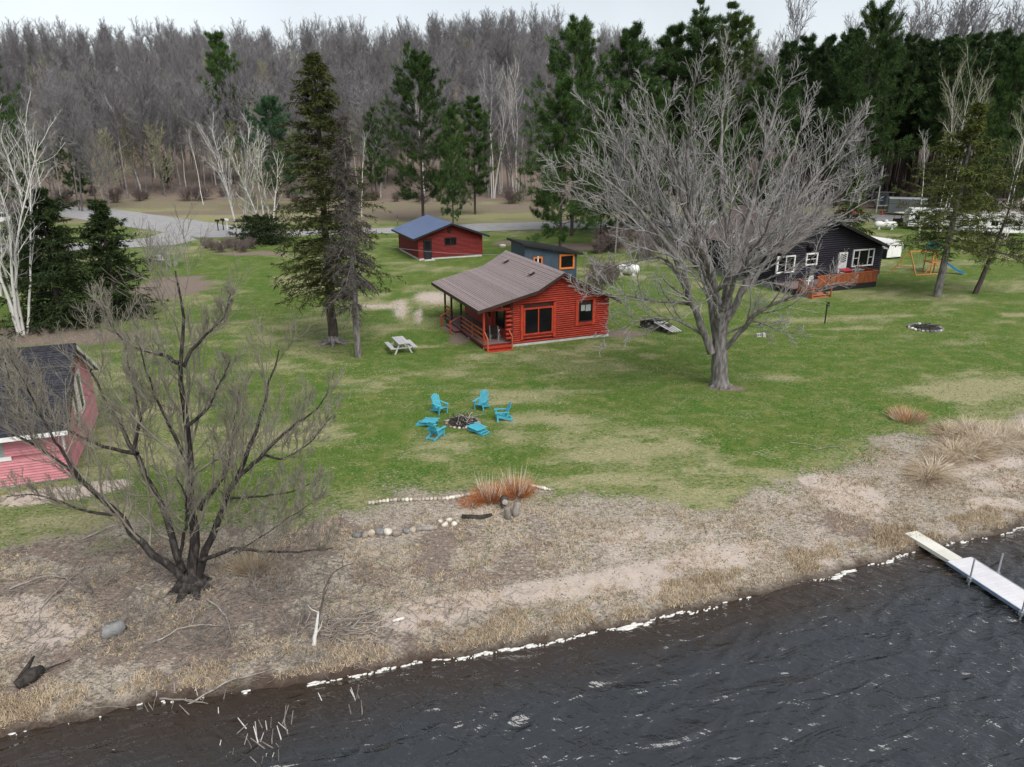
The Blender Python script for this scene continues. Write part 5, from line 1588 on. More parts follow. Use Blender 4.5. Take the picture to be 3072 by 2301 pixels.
rng = np.random.default_rng(101)
fp = thing('fire_pit', 'ring of pale stones round the charred fire between turquoise chairs', 'fire pit', PIT)
part('ash_bed', MB().tube([(0, 0, -.03), (0, 0, .02), (0, 0, .035)], [.8, .75, .3], 22), M_CHAR, fp)
for k in range(30):
    a_ = k / 30 * 6.283; stone(fp, (.80 * math.cos(a_) + rng.normal(0, .04), .74 * math.sin(a_) + rng.normal(0, .04), .03), rng.uniform(.05, .10), rng, (ROCKS_L if math.sin(a_) < .1 else ROCKS_D) if rng.random() < .6 else ROCKS, .75)
bp_ = thing('stick_pile', 'heap of charred sticks inside the near fire pit', 'brush pile', PIT + (0, 0, .03))
for k in range(64):
    a_ = rng.random() * 6.28; r_ = rng.uniform(.1, .62)
    p = np.array([r_ * math.cos(a_), r_ * math.sin(a_), rng.uniform(.02, .12)]); q = np.array([rng.normal(-.1, .16), rng.normal(.1, .16), rng.uniform(.16, .36)])
    if rng.random() < .5: q = p + np.array([rng.normal(0, .4), rng.normal(0, .4), rng.uniform(.05, .25)])
    part('stick', MB().tube([p, (p + q) / 2 + rng.normal(0, .03, 3), q], [.024, .02, .011], 5), M_CHAR if rng.random() < .75 else M_STICK, bp_)
F2 = G(2775, 985)
fp = thing('fire_pit', 'wide low ring of dark stones on the right hand lawn', 'fire pit', F2)
part('ash_bed', MB().tube([(0, 0, -.03), (0, 0, .02), (0, 0, .03)], [1.05, 1.0, .3], 22), M_CHAR, fp)
for k in range(26):
    a_ = k / 26 * 6.283; stone(fp, (1.12 * math.cos(a_), 1.12 * math.sin(a_), .05), rng.uniform(.10, .16), rng, ROCKS_D if rng.random() < .55 else ROCKS_L, .75)
bp_ = thing('stick_pile', 'few charred logs lying in the right hand fire ring', 'brush pile', F2 + (0, 0, .03))
for k in range(12):
    p = rng.normal(0, .35, 3) * [1, 1, 0] + [0, 0, .08]; q = p + rng.normal(0, .45, 3) * [1, 1, .1]; q[2] = rng.uniform(.08, .22)
    part('stick', MB().tube([p, q], [.045, .03], 6), M_CHAR, bp_)

# picnic table
g = G(1203, 1053)
t = thing('picnic_table', 'weathered grey picnic table left of the red cabin', 'table', g, math.atan2(*(np.array(flat(1192, 1041.8, .75)) - np.array(flat(1172.5, 1021.7, .75)))[::-1]))
for i in range(5): part('table_plank', MB().b2((-.92, -.36 + i * .146, .72), (.92, -.36 + i * .146 + .138, .76)), M_WEATHER, t)
for s in (-1, 1):
    for i in range(2): part('bench_plank', MB().b2((-.92, s * .73 + (i - 1) * .142, .42), (.92, s * .73 + (i - 1) * .142 + .134, .46)), M_WEATHER, t)
for x in (-.62, .62):
    part('bench_support', MB().b2((x - .02, -.86, .33), (x + .02, .86, .42)), M_WEATHER, t)
    part('table_support', MB().b2((x - .02, -.33, .63), (x + .02, .33, .72)), M_WEATHER, t)
    for s in (-1, 1): part('leg', MB().beam((x + .05, s * .56, 0), (x + .05, s * .22, .70), .10, .04, (1, 0, 0)), M_WEATHER, t)
    part('brace', MB().beam((x * .9, 0, .40), (x * .15, 0, .70), .07, .035), M_WEATHER, t)


# propane tanks
def tank(name, label, px, py, L, r, ang):
    g = G(px, py); t = thing(name, label, 'tank', g, ang)
    z = r + .22; xs = np.array([-L / 2, -L / 2 + r * .12, -L / 2 + r * .4, -L / 2 + r * .9, L / 2 - r * .9, L / 2 - r * .4, L / 2 - r * .12, L / 2])
    part('body', MB().tube([(x, 0, z) for x in xs], np.array([.25, .55, .85, 1, 1, .85, .55, .25]) * r, 20), M_TANK, t, True)
    part('valve_dome', MB().tube([(0, 0, z + r * .9), (0, 0, z + r + .15), (0, 0, z + r + .22)], [.24, .24, .16], 14), M_TANK, t, True)
    for x in (-L * .28, L * .28):
        part('saddle', MB().b2((x - .08, -r * .7, .1), (x + .08, r * .7, .30 + r * .2)), M_TANK, t)
        part('block', MB().b2((x - .2, -r * .8, -.1), (x + .2, r * .8, .1)), M_CONC, t)


tank('propane_tank', 'long white propane tank on the grass right of the dark house', 2655, 688, 3.1, .48, -.28)
tank('propane_tank', 'white tank behind the bare tree right of the shed', 1884, 826, 2.3, .46, -.45)

# trailer with lettering
g = base_at(2662, 131)
tr_ = thing('enclosed_trailer', 'grey enclosed trailer with red lettering behind the lawn', 'trailer', g, -.36)
part('body', MB().b2((0, 0, .45), (6.2, 2.4, 2.75)), M_GREYM, tr_)
part('roof', MB().prism([(-.05, 2.75), (6.25, 2.75), (6.2, 2.92), (0, 2.92)], -.04, 2.44, 1), M_WHITE, tr_)
for x in (3.0, 3.8):
    w_ = part('wheel', MB().cyl((x, -.03, .36), (x, .22, .36), .36, .36, 16), M_BLACKP, tr_); part('rim', MB().cyl((x, -.04, .36), (x, -.03, .36), .18, .18, 12), M_WHITE, w_)
part('tongue', MB().beam((-1.2, 1.2, .45), (0, 1.2, .45), .12, .12), M_BLACKP, tr_)
M_LET = pm('maroon_lettering', (.14, .03, .035), (.10, .02, .025), 4, .5)
fc = bpy.data.curves.new('lettering', 'FONT'); fc.body = 'JAV'; fc.size = 1.15; fc.extrude = .004; fc.shear = .12
fc.materials.append(M_LET)
_t = bpy.data.objects.new('lettering_source', fc); COL.objects.link(_t); bpy.context.view_layer.update()
lm = bpy.data.meshes.new_from_object(_t.evaluated_get(bpy.context.evaluated_depsgraph_get())); bpy.data.objects.remove(_t)
fo = link('lettering', lm, M_LET, tr_)
fo.location = (1.35, -.012, 1.62); fo.rotation_euler = (math.pi / 2, 0, 0)
part('lettering', MB().b2((1.05, -.012, 1.40), (2.9, -.003, 1.46)).b2((1.05, -.012, 1.22), (2.1, -.003, 1.30)), M_LET, tr_)

# box blind, flagpole, cone, red trailer, utility vehicle
g = base_at(2632, 142)
hb = thing('hunting_blind', 'dark box blind with overhanging flat roof by the plantation', 'shed', g, -.1)
part('cabin_box', MB().b2((0, 0, .6), (1.7, 1.7, 2.9)), M_GREYM, hb)
part('roof', MB().box((.9, .7, 3.0), (3.4, 2.8, .10), Matrix.Rotation(-.06, 3, 'X')), M_GREYBOARD, hb)
for x in (0, 1.6):
    for y in (0, 1.6): part('leg', MB().b2((x, y, -.1), (x + .1, y + .1, .6)), M_BLACKP, hb)
part('door', MB().b2((.35, -.03, .75), (1.3, -.002, 2.5)), M_SLATE, hb)
part('sill', MB().b2((-.1, -.15, .55), (1.8, -.01, .68)), M_WHITE, hb)
g = base_at(2628, 134)
fl = thing('flagpole', 'tall bare white flagpole beside the grey trailer', 'pole', g)
part('pole', MB().cyl((0, 0, -.2), (0, 0, 8.3), .11, .08), M_WHITE, fl); part('finial', MB().tube([(0, 0, 8.3), (0, 0, 8.36), (0, 0, 8.45)], [.05, .09, .03], 8), M_WHITE, fl)
g = base_at(2645, 131)
cn_ = thing('traffic_cone', 'faded red cone left of the grey trailer', 'cone', g)
part('base', MB().b2((-.25, -.25, 0), (.25, .25, .06)), M_REDP, cn_); part('cone', MB().cyl((0, 0, .06), (0, 0, .85), .2, .05), M_REDP, cn_)
g = base_at(2540, 128)
rt = thing('utility_trailer', 'red flat trailer parked before the dark plantation', 'trailer', g, -.1)
part('bed', MB().b2((-2.2, -.9, .6), (2.2, .9, .75)), M_REDP, rt)
for y in (-.9, .86): part('side_rail', MB().b2((-2.2, y, .95), (2.2, y + .05, 1.1)), M_REDP, rt)
for x in (-2.15, -.7, .7, 2.1): part('stake', MB().b2((x, -.9, .75), (x + .06, -.85, 1.1)), M_REDP, rt)
for y in (-1.05, .9):
    w_ = part('wheel', MB().cyl((.2, y, .36), (.2, y + .18, .36), .36, .36, 14), M_BLACKP, rt); part('rim', MB().cyl((.2, y - .01, .36), (.2, y, .36), .16, .16, 10), M_WHITE, w_)
part('tongue', MB().beam((2.2, 0, .6), (3.6, 0, .5), .1, .1), M_REDP, rt)
g = base_at(2702, 116)
uv = thing('utility_vehicle', 'black utility vehicle with tan load before the grey trailer', 'vehicle', g, .3)
part('body', MB().prism([(-1.0, .4), (1.0, .4), (1.05, .95), (.5, 1.05), (.4, 1.0), (-1.0, 1.0)], -.7, .7, 1), M_BLACKP, uv)
part('roll_cage', MB().tube([(-.9, -.65, 1.0), (-.7, -.65, 1.85), (.3, -.65, 1.85), (.6, -.65, 1.05)], .035, 6).tube([(-.9, .65, 1.0), (-.7, .65, 1.85), (.3, .65, 1.85), (.6, .65, 1.05)], .035, 6), M_BLACKP, uv)
part('load', MB().box((-.2, 0, 1.92), (1.6, 1.4, .12)), M_PALEGR, uv)
for x in (-.65, .65):
    for y in (-.78, .6):
        w_ = part('wheel', MB().cyl((x, y, .32), (x, y + .2, .32), .32, .32, 14), M_BLACKP, uv); part('rim', MB().cyl((x, y - .005, .32), (x, y + .205, .32), .13, .13, 10), M_STEEL, w_)


def camper(name, label, g, ang, L, W, hgt, stripe=M_GREYM, mat=M_TANK, roofmat=None, cat='camper'):
    t = thing(name, label, cat, g, ang)
    part('body', MB().prism([(0, .5), (L, .5), (L, hgt - .25), (L - .25, hgt), (.3, hgt), (0, hgt - .4)], 0, W, 1), mat, t)
    part('roof', MB().b2((.25, -.05, hgt + .002), (L - .2, W + .05, hgt + .1)), roofmat or M_WHITE, t)
    part('stripe', MB().b2((.02, -.012, .95), (L - .02, -.002, 1.15)), stripe, t)
    for x in (.12 * L, .42 * L, .78 * L):
        w_ = part('window', MB().b2((x, -.03, 1.45), (x + .9, -.004, 2.1)), M_BLACKTRIM, t); part('pane', MB().b2((x + .06, -.04, 1.5), (x + .84, -.031, 2.05)), M_GLASS, w_)
    part('door', MB().b2((.62 * L, -.025, .6), (.62 * L + .7, -.004, 2.35)), M_WHITE, t)
    for x in (.45 * L, .45 * L + .85):
        w_ = part('wheel', MB().cyl((x, -.06, .35), (x, .2, .35), .35, .35, 14), M_BLACKP, t); part('rim', MB().cyl((x, -.07, .35), (x, -.06, .35), .17, .17, 10), M_STEEL, w_)
    return t


camper('travel_camper', 'white camper half hidden behind the right hand spruce', base_at(2722, 111), -.15, 6.5, 2.4, 2.9)
camper('travel_camper', 'long white camper behind the crooked pine at the right', base_at(2885, 104), -.1, 8.5, 2.4, 2.7)
camper('mobile_home', 'pinkish mobile home with grey roof at the right edge', base_at(2938, 125), -.05, 12, 3.6, 2.9, M_WHITE, pm('dusty_pink_panel', (.42, .31, .31), (.36, .27, .27), 2, .6), M_SHDARK, 'mobile home')

# barrel roofed white hut
g = base_at(2680, 84)
bh = thing('barrel_hut', 'white barrel roofed hut behind the dark log house', 'hut', g, DA)
arc = [(math.cos(a_) * 1.15, 1.15 + math.sin(a_) * 1.0) for a_ in np.linspace(0, math.pi, 14)]
part('wall', MB().prism([(-1.1, .2), (1.1, .2)] + [(x * .95, z * .97) for x, z in arc], 0, .06, 1), M_WHITE, bh)
part('roof', MB().prism(arc + [(x * .94, .98 * z - .01) for x, z in arc[::-1]], -.15, 4.6, 1), M_WHITE, bh)
part('side', MB().b2((-1.12, .06, .0), (-1.05, 4.5, 1.2)).b2((1.05, .06, 0), (1.12, 4.5, 1.2)), M_BLACKTRIM, bh)
part('back', MB().prism([(-1.1, .0), (1.1, .0)] + [(x * .95, z * .97) for x, z in arc], 4.45, 4.5, 1), M_BLACKTRIM, bh)
dd = part('door', MB().b2((-.35, -.03, .3), (.4, -.002, 1.75)), M_WHITE, bh)
part('pane', MB().add([(0, -.036, 1.25), (.14, -.036, 1.42), (0, -.036, 1.6), (-.14, -.036, 1.42)], [(0, 1, 2, 3)]), M_BLACKTRIM, dd)

# swing set
g = G(2746, 828)
M_PLAY = pm('orange_play_lumber', (.50, .24, .075), (.42, .18, .055), 5, .6, rand=.1)
sw = thing('swing_set', 'wooden swing set with blue slide on the right lawn', 'swing set', g, .12)
part('leg', MB().beam((0, -.1, 0), (-.35, .9, 2.3), .1, .1), M_PLAY, sw)
part('leg', MB().beam((-1.9, 1.4, 0), (-.45, .95, 2.3), .1, .1), M_PLAY, sw)
part('crossbar', MB().beam((-1.35, 1.25, .85), (-.13, .3, .85), .08, .08), M_PLAY, sw)
part('top_beam', MB().beam((-.5, .9, 2.3), (2.6, 1.2, 2.3), .12, .14), M_PLAY, sw)
for x in (2.0, 3.2):
    for y in (.6, 1.8): part('tower_post', MB().b2((x, y, 0), (x + .1, y + .1, 2.6 if y > 1 else 2.2)), M_PLAY, sw)
part('platform', MB().b2((1.95, .55, 1.15), (3.35, 1.95, 1.25)), M_PLAY, sw)
part('ground_beam', MB().beam((.05, -.02, .1), (3.2, .55, .1), .1, .1), M_PLAY, sw)
part('brace', MB().beam((2.0, .6, 1.15), (1.3, .5, .05), .08, .08), M_PLAY, sw); part('brace', MB().beam((2.4, .55, 1.15), (3.1, .45, .1), .08, .08), M_PLAY, sw)
part('rail', MB().b2((1.95, .55, 1.9), (3.35, .6, 2.0)), M_PLAY, sw)
part('canopy', MB().prism([(1.8, 2.6), (2.65, 3.3), (3.5, 2.6)], .4, 2.1, 1), pm('green_tarp', (.04, .20, .16), (.03, .15, .12), 3, .6), sw)
for x in (.5, 1.2):
    seat = part('swing_seat', MB().b2((x - .22, .95, .5), (x + .22, 1.15, .54)), M_BLACKP, sw)
    for s in (-.2, .2): part('chain', MB().cyl((x + s, 1.05, .52), (x + s, 1.05, 2.25), .012, .012, 5), M_STEEL, seat)
M_SLIDE = pm('blue_slide_plastic', (.03, .22, .42), (.025, .18, .36), 3, .35)
sd_ = [(3.4, 1.0, 1.25), (3.9, .8, .95), (4.5, .55, .5), (5.0, .35, .18), (5.35, .2, .12)]
sl_ = MB()
for i in range(4): sl_.beam(sd_[i], np.array(sd_[i + 1]), .5, .04)
slide = part('slide', sl_, M_SLIDE, sw)
for s in (-.26, .26):
    e_ = MB()
    for i in range(4): e_.beam(np.array(sd_[i]) + (s * .4, s, .08), np.array(sd_[i + 1]) + (s * .4, s, .08), .05, .2)
    part('slide_edge', e_, M_SLIDE, slide)

# post, block, woodpile
g = G(2474, 970)
po = thing('lawn_post', 'thin black post with small box on the lawn before the deck', 'post', g)
part('post', MB().b2((-.04, -.04, -.2), (.04, .04, 1.55)), M_BLACKP, po); part('box', MB().b2((-.06, -.05, 1.3), (.16, .05, 1.62)), M_BLACKP, po)
g = G(2284, 1010)
for s, lab in ((0, 'pale concrete block on the lawn, the left of two'), (1, 'pale concrete block on the lawn, the right of two')):
    bk = MB().b2((-.2, -.1, 0), (.2, .1, .05)).b2((-.2, -.1, .05), (-.14, .1, .2)).b2((.14, -.1, .05), (.2, .1, .2)).b2((-.03, -.1, .05), (.03, .1, .2)).b2((-.2, -.1, .2), (.2, .1, .22))
    o = part('concrete_block', bk, M_CONC, None); o.location = g + (-.2 + .42 * s, .1 * s, 0); o.rotation_euler = (0, 0, .4 + s); tag(o, lab, 'block')
g = G(1968, 990)
wp_ = thing('firewood_stack', 'low stack of dark firewood under a tarp right of the cabin', 'woodpile', g, -.75)
rng = np.random.default_rng(111)
for k in range(44):
    r_ = rng.uniform(.07, .11); x = -1.2 + (k % 11) * .235 + rng.normal(0, .02); z = .1 + (k // 11) * .16
    part('firewood', MB().tube([(x, -.25 + rng.normal(0, .03), z), (x, .22 + rng.normal(0, .03), z)], [r_, r_], 7), M_TWIGDARK if k % 5 else M_STICK, wp_)
part('tarp', MB().prism([(-1.15, .62), (-.4, .72), (.3, .70), (.75, .55), (.75, .53), (.3, .68), (-.4, .70), (-1.15, .60)], -.36, .36, 1), M_BLACKP, wp_)
for k in range(4): part('board', MB().beam((.1 + k * .15, -.45 + k * .2, .70), (1.7 + k * .1, -.5 + k * .2, .25), .14, .03), M_WEATHER, wp_)


# mailboxes, sign, stake, guy wire, well cover
def mailbox(px, py, mat, label, hh=1.1, ang=0):
    g = G(px, py); m_ = thing('mailbox', label, 'mailbox', g, ang)
    part('post', MB().b2((-.05, -.05, -.2), (.05, .05, hh)), M_BLACKP if mat is not M_WHITE else M_WHITE, m_)
    arc = [(math.cos(a_) * .14, .16 + math.sin(a_) * .14) for a_ in np.linspace(0, math.pi, 8)]
    part('box', MB().prism([(x, z + hh) for x, z in [(-.14, 0), (.14, 0)] + arc], -.3, .3, 1), mat, m_)
    part('arm', MB().beam((0, 0, hh - .35), (0, -.25, hh), .05, .05), M_BLACKP if mat is not M_WHITE else M_WHITE, m_)
    part('flag', MB().b2((.145, 0, hh + .15), (.155, .04, hh + .4)), M_REDP, m_)


mailbox(655, 693, M_BLACKP, 'black mailbox on a black post, leftmost by the road', 1.35, 1.2)
mailbox(671, 691, M_BLACKP, 'black mailbox on a tan post, the middle one', 1.4, 1.2)
mailbox(683, 690, M_WHITE, 'white mailbox and post at the right of the black ones', 1.35, 1.2)
g = G(482, 790)
sg = thing('yard_sign', 'small white sign under the leafless sumac', 'sign', g, .2)
part('board', MB().b2((-.35, -.02, .35), (.35, .02, .95)), M_WHITE, sg)
for x in (-.28, .25): part('stake', MB().b2((x, -.015, -.1), (x + .03, .015, .35)), M_STEEL, sg)
g = G(1193, 676)
sk = thing('snow_stake', 'thin dark roadside stake with white band behind the garage', 'stake', g)
part('rod', MB().cyl((0, 0, -.1), (0, 0, 1.5), .035, .035, 6), M_BLACKP, sk); part('band', MB().cyl((0, 0, .75), (0, 0, .9), .04, .04, 6), M_WHITE, sk)
M_YEL = pm('yellow_plastic', (.62, .55, .06), (.55, .47, .05), 4, .5)
a_, b_ = G(1129, 888), at(1111, 842, 60.5)
gy = thing('guy_marker', 'yellow guy wire sleeve slanting from the grass by the spruces', 'marker', a_)
part('sleeve', MB().cyl((0, 0, 0), b_ - a_, .035, .035, 6), M_YEL, gy); part('anchor', MB().cyl((0, 0, -.1), (0, 0, .08), .05, .05, 6), M_STEEL, gy)
g = G(1508, 740)
wc = thing('well_cover', 'pale round cover on the sand right of the garage', 'cover', g)
part('lid', MB().tube([(0, 0, -.05), (0, 0, .22), (0, 0, .28)], [.42, .42, .3], 16), M_PALEGR, wc); part('rim', MB().tube([(0, 0, .1), (0, 0, .16)], [.45, .45], 16), M_CONC, wc)


def pickup(label, g, ang, mat):
    t = thing('pickup_truck', label, 'truck', g, ang)
    part('body', MB().prism([(-2.7, .45), (2.7, .45), (2.75, .95), (1.4, 1.1), (-2.7, 1.1)], -.95, .95, 1), mat, t)
    cb = part('cab', MB().prism([(-.7, 1.1), (1.35, 1.1), (.75, 1.8), (-.55, 1.8)], -.85, .85, 1), mat, t)
    part('window', MB().prism([(-.55, 1.15), (1.1, 1.15), (.65, 1.7), (-.48, 1.7)], -.87, .87, 1), M_GLASS, cb)
    for x in (-1.7, 1.75):
        for y in (-.98, .76):
            w_ = part('wheel', MB().cyl((x, y, .38), (x, y + .22, .38), .38, .38, 16), M_BLACKP, t); part('rim', MB().cyl((x, y - .01, .38), (x, y + .23, .38), .2, .2, 10), M_STEEL, w_)
    part('bumper', MB().b2((2.72, -.9, .45), (2.85, .9, .65)), M_STEEL, t)
    for y in (-.75, .55): part('headlight', MB().b2((2.7, y, .72), (2.77, y + .2, .88)), M_WHITE, t)


pickup('white pickup half hidden behind the left birches', base_at(8, 118), .45, M_WHITE)

# overhead service cable from the woods to the cabin
a_, b_ = at(860, 640, 118), np.array(cab(3.6, 9.6, 4.55))
m_ = [(a_ + (b_ - a_) * u - np.array([0, 0, 1.6 * 4 * u * (1 - u)])) for u in np.linspace(0, 1, 14)]
o = part('service_cable', MB().tube(m_, .018, 5), M_STEEL, None); tag(o, 'thin pale cable sagging past the garage to the cabin', 'cable')

# ================================================================== shore
rng = np.random.default_rng(121)
EDG = np.array([(1108, 1512), (1180, 1503), (1260, 1501), (1340, 1498), (1400, 1488), (1428, 1484)], float)
g0 = G(1260, 1501)
ed = thing('stone_edging', 'row of small pale stones edging the lawn above the beach', 'stone edging', g0)
for k in range(34):
    u = k / 33 * 5; i = min(int(u), 4); q = EDG[i] + (EDG[i + 1] - EDG[i]) * (u - i)
    p = G(*q) - g0; stone(ed, p + (0, 0, .05), rng.uniform(.07, .10), rng, ROCKS_L if rng.random() < .7 else ROCKS, .8)
g0 = G(1620, 1465)
ed = thing('stone_edging', 'short row of pale stones right of the rusty grass clumps', 'stone edging', g0)
for k in range(9):
    p = G(1592 + k * 7, 1459 + k * 1.6) - g0; stone(ed, p + (0, 0, .05), rng.uniform(.06, .09), rng, ROCKS_L, .8)
for k, (px, py, s, lib, lab) in enumerate([
        (1072, 1609, .15, ROCKS_D, 'dark boulder at the left end of the boulder row'), (1095, 1608, .15, ROCKS, 'tan boulder second from the left end of the row'), (1114, 1603, .17, ROCKS, 'long tan boulder beside the second in the row'),
        (1141, 1599, .17, ROCKS_D, 'grey boulder left of the white boulder'), (1163, 1600, .17, ROCKS_L, 'whitest boulder in the middle of the row'), (1181, 1590, .13, ROCKS, 'orange tan boulder behind the white boulder'),
        (1190, 1604, .16, ROCKS, 'round tan boulder right of the white boulder'), (1219, 1596, .15, ROCKS_D, 'flat grey boulder right of the round tan one'), (1239, 1593, .15, ROCKS, 'flat tan boulder beside the old timber'),
        (1322, 1566, .11, ROCKS_L, 'pale stone at the left of the small stone heap'), (1336, 1576, .12, ROCKS_L, 'pale stone in front of the small stone heap'), (1347, 1563, .12, ROCKS_L, 'pale stone on top of the small stone heap'), (1362, 1575, .14, ROCKS_L, 'largest pale stone of the small heap'), (1372, 1566, .11, ROCKS, 'tan stone at the right of the small heap'),
        (343, 1900, .33, ROCKS_D, 'blue grey boulder lying below the shore tree')]):
    g = G(px, py); o = stone(None, g + (0, 0, s * .35), s, rng, lib, .8, 'boulder'); tag(o, lab, 'boulder', 'boulders of the broken shore wall' if k < 9 else None)
o = part('timber', MB().tube([G(1248, 1592) + (0, 0, .06), G(1312, 1588) + (0, 0, .07)], [.09, .08], 8), M_STICK, None, True); tag(o, 'old round timber lying along the boulder row', 'timber')
o = part('timber', MB().tube([G(1385, 1553) + (0, 0, .05), G(1440, 1556) + (0, 0, .05), G(1475, 1548) + (0, 0, .05)], [.09, .1, .07], 8), M_CHAR, None, True); tag(o, 'dark rotten timber left of the stumps', 'timber')
for k, (px, py, r_, hgt, tilt, mat, lab) in enumerate([(1512, 1520, .15, .34, (1.35, .3), M_TWIGDARK, 'dark cut log lying on top of the two stumps'), (1524, 1555, .12, .46, (.1, -.15), M_STICK, 'pale driftwood stump, the left of the pair'), (1546, 1546, .13, .5, (-.15, .2), M_STICK, 'pale driftwood stump, the right of the pair')]):
    g = G(px, py); rr2 = np.random.default_rng(130 + k)
    s_ = thing('driftwood_stump', lab, 'stump', g + (0, 0, .28 if k == 0 else 0), .3 * k, None, *tilt)
    part('wood', MB().tube([(0, 0, -.1), (0, 0, hgt * .4), (.02, 0, hgt * .8), (.02, .01, hgt)], [r_ * 1.15, r_, r_ * .95, r_ * .8], 9), mat, s_, True)
    part('cut_face', MB().tube([(.02, .01, hgt + .002), (.02, .01, hgt + .012)], [r_ * .78, r_ * .7], 9), M_STICK, s_)


def grass_clump(name, label, g, h, rad, n, parts, rng, lean=.5, w=.02, group=None):
    t = thing(name, label, 'grass', g, 0, group)
    for nm, mat, hl, nn, ln in parts:
        a_ = rng.random(nn) * 6.28; r_ = rad * np.sqrt(rng.random(nn))
        p = np.stack([r_ * np.cos(a_), r_ * np.sin(a_), np.full(nn, -.03)], 1)
        d = np.stack([np.cos(a_) * ln * r_ / rad, np.sin(a_) * ln * r_ / rad, np.ones(nn)], 1) + rng.normal(0, .12, (nn, 3))
        P, R, L = sweep(p, d, h * hl * rng.uniform(.6, 1.1, nn), np.full(nn, w * .5), 5, -.10 * ln, .04, rng, .1)
        V, F = tubes(P, R, 3)
        link(nm, np_mesh(nm, V, F, True), mat, t)
    return t


RC = [('blades', M_RUST, .72, 520, 1.0), ('plumes', M_PALEGR, 1.15, 75, .4)]
grass_clump('ornamental_grass', 'rusty ornamental grass clump with pale plumes, the left one', G(1470, 1496), 1.0, .40, 0, RC, rng, w=.022)
grass_clump('ornamental_grass', 'rusty ornamental grass clump with pale plumes, the right one', G(1548, 1482), 1.05, .42, 0, RC, rng, w=.022)
grass_clump('ornamental_grass', 'small rusty grass tuft left of the two big clumps', G(1412, 1512), .55, .35, 0, [('blades', M_RUST, .7, 200, 1.3)], rng, w=.02)
grass_clump('ornamental_grass', 'pale dry grass clump behind the shore tree', G(755, 1700), .8, .55, 0, [('blades', M_STRAW, .9, 420, .9)], rng, w=.018)
grass_clump('ornamental_grass', 'reddish dry grass clump on the right lawn edge', G(2720, 1258), .7, .7, 0, [('blades', M_STRAW, .9, 380, .9), ('stems', M_RUST, 1.1, 120, .6)], rng, w=.022)
k = 0
for px, py in [(2800, 1412), (2830, 1385), (2862, 1355), (2892, 1338), (2925, 1318), (2955, 1300), (2990, 1300), (3025, 1310), (3055, 1318), (2940, 1345), (2975, 1325), (2850, 1300), (2900, 1290), (2780, 1430), (3075, 1300), (2910, 1365), (3010, 1330)]:
    grass_clump('marsh_grass', 'bleached drooping grass tussock in the band at the right', G(px, py), .95, .55, 0, [('blades', M_STRAW if k % 2 else M_PALEGR, 1.0, 330, 1.8)], rng, w=.024, group='bleached grass tussocks on the right bank'); k += 1

# dock
DZt = -.32
dk0, dk1 = np.array([*flat(2732, 1596, DZt)]), np.array([*flat(2868, 1678, DZt)])
dr = (dk1 - dk0) / np.linalg.norm(dk1 - dk0); ang = math.atan2(dr[1], dr[0])
gl_ = float(np.linalg.norm(dk1 - dk0))
gw = thing('gangway', 'narrow pale gangway plank from the beach to the dock', 'gangway', (*dk0, DZt), ang)
nb_ = int(gl_ / .30)
for i in range(nb_): part('plank', MB().b2((i * gl_ / nb_, -.27, -.03), ((i + 1) * gl_ / nb_ - .004, .27, .0)), M_GANG, gw)
for s in (-.28, .25): part('side_rail', MB().b2((0, s, -.13), (gl_, s + .03, .005)), M_GANG, gw)
a_, b_ = np.array(flat(2840, 1684, DZt)), np.array(flat(3072, 1836, DZt)); c_ = np.array(flat(2916, 1671, DZt))
d2 = (b_ - a_) / np.linalg.norm(b_ - a_); nrm = np.array([-d2[1], d2[0]]); wd = float(np.dot(c_ - a_, nrm))
dk = thing('dock', 'pale grey dock standing in the lake on steel posts', 'dock', (*a_, DZt), math.atan2(d2[1], d2[0]))
for sec in range(3):
    for i in range(20):
        x = sec * 3.05 + i * .15
        part('plank', MB().b2((x, .03, -.035), (x + .145, wd - .03, -.001 * (i % 3))), M_DOCK, dk)
    for y in (-.01, wd - .03): part('side_rail', MB().b2((sec * 3.05, y, -.10), (sec * 3.05 + 3.02, y + .04, .006)), M_BLUEALU if y < 0 else M_STEEL, dk)
for x, y in ((1.0, -.05), (1.0, wd + .05), (2.9, -.05), (2.9, wd + .05), (5.9, -.05), (5.9, wd + .05)):
    ps = part('post', MB().cyl((x, y, -1.6), (x + .02, y, .72), .028, .028, 8), M_STEEL, dk)
    part('bracket', MB().b2((x - .06, y - .05, -.14), (x + .06, y + .05, .0)), M_STEEL, ps)

# foam line: broken flakes of all sizes, thick in places and missing in others
ch = []
rng = np.random.default_rng(141)
xx = -15.0
while xx < 21.5:
    den = .6 * vnoise(xx * .7, 3.3) + .4 * vnoise(xx * 2.9, 8.3) - (.2 if xx < -7 else 0) - (.2 if 14 < xx < 15.1 else 0)
    xx += rng.exponential(.05 if den > .34 else .4)
    s = min(.0155 * math.exp(rng.normal(0, .6)) * (1 + 1.6 * max(0, float(vnoise(xx * .6, 6.6)) - .66) * 4), .075)
    cx_, cy_ = xx, float(shore_y(xx)) - .05 + rng.normal(0, .035)
    th = np.arange(10) * math.pi / 5; rr2 = s * rng.uniform(.6, 1.3, 10); el = rng.uniform(1.3, 3.6); sl = .3
    ox, oy = rr2 * np.cos(th) * el, rr2 * np.sin(th) * .8
    top = np.stack([cx_ + ox, cy_ + oy + ox * sl, np.full(10, WATER + .03)], 1)
    bot = top * [1, 1, 0] + [0, 0, WATER - .05]
    V = np.concatenate([top, bot, [[cx_, cy_, WATER + .03 + s * .35]]])
    i_ = np.arange(10); j_ = (i_ + 1) % 10
    ch.append((V, [np.stack([i_, j_, np.full(10, 20)], 1), np.stack([i_ + 10, j_ + 10, j_, i_], 1)]))
V, F = merge(ch)
o = link('foam', np_mesh('foam', V, F, True), M_FOAM, kind='stuff'); o['label'] = 'white foam line washed along the lake edge'; o['category'] = 'foam'

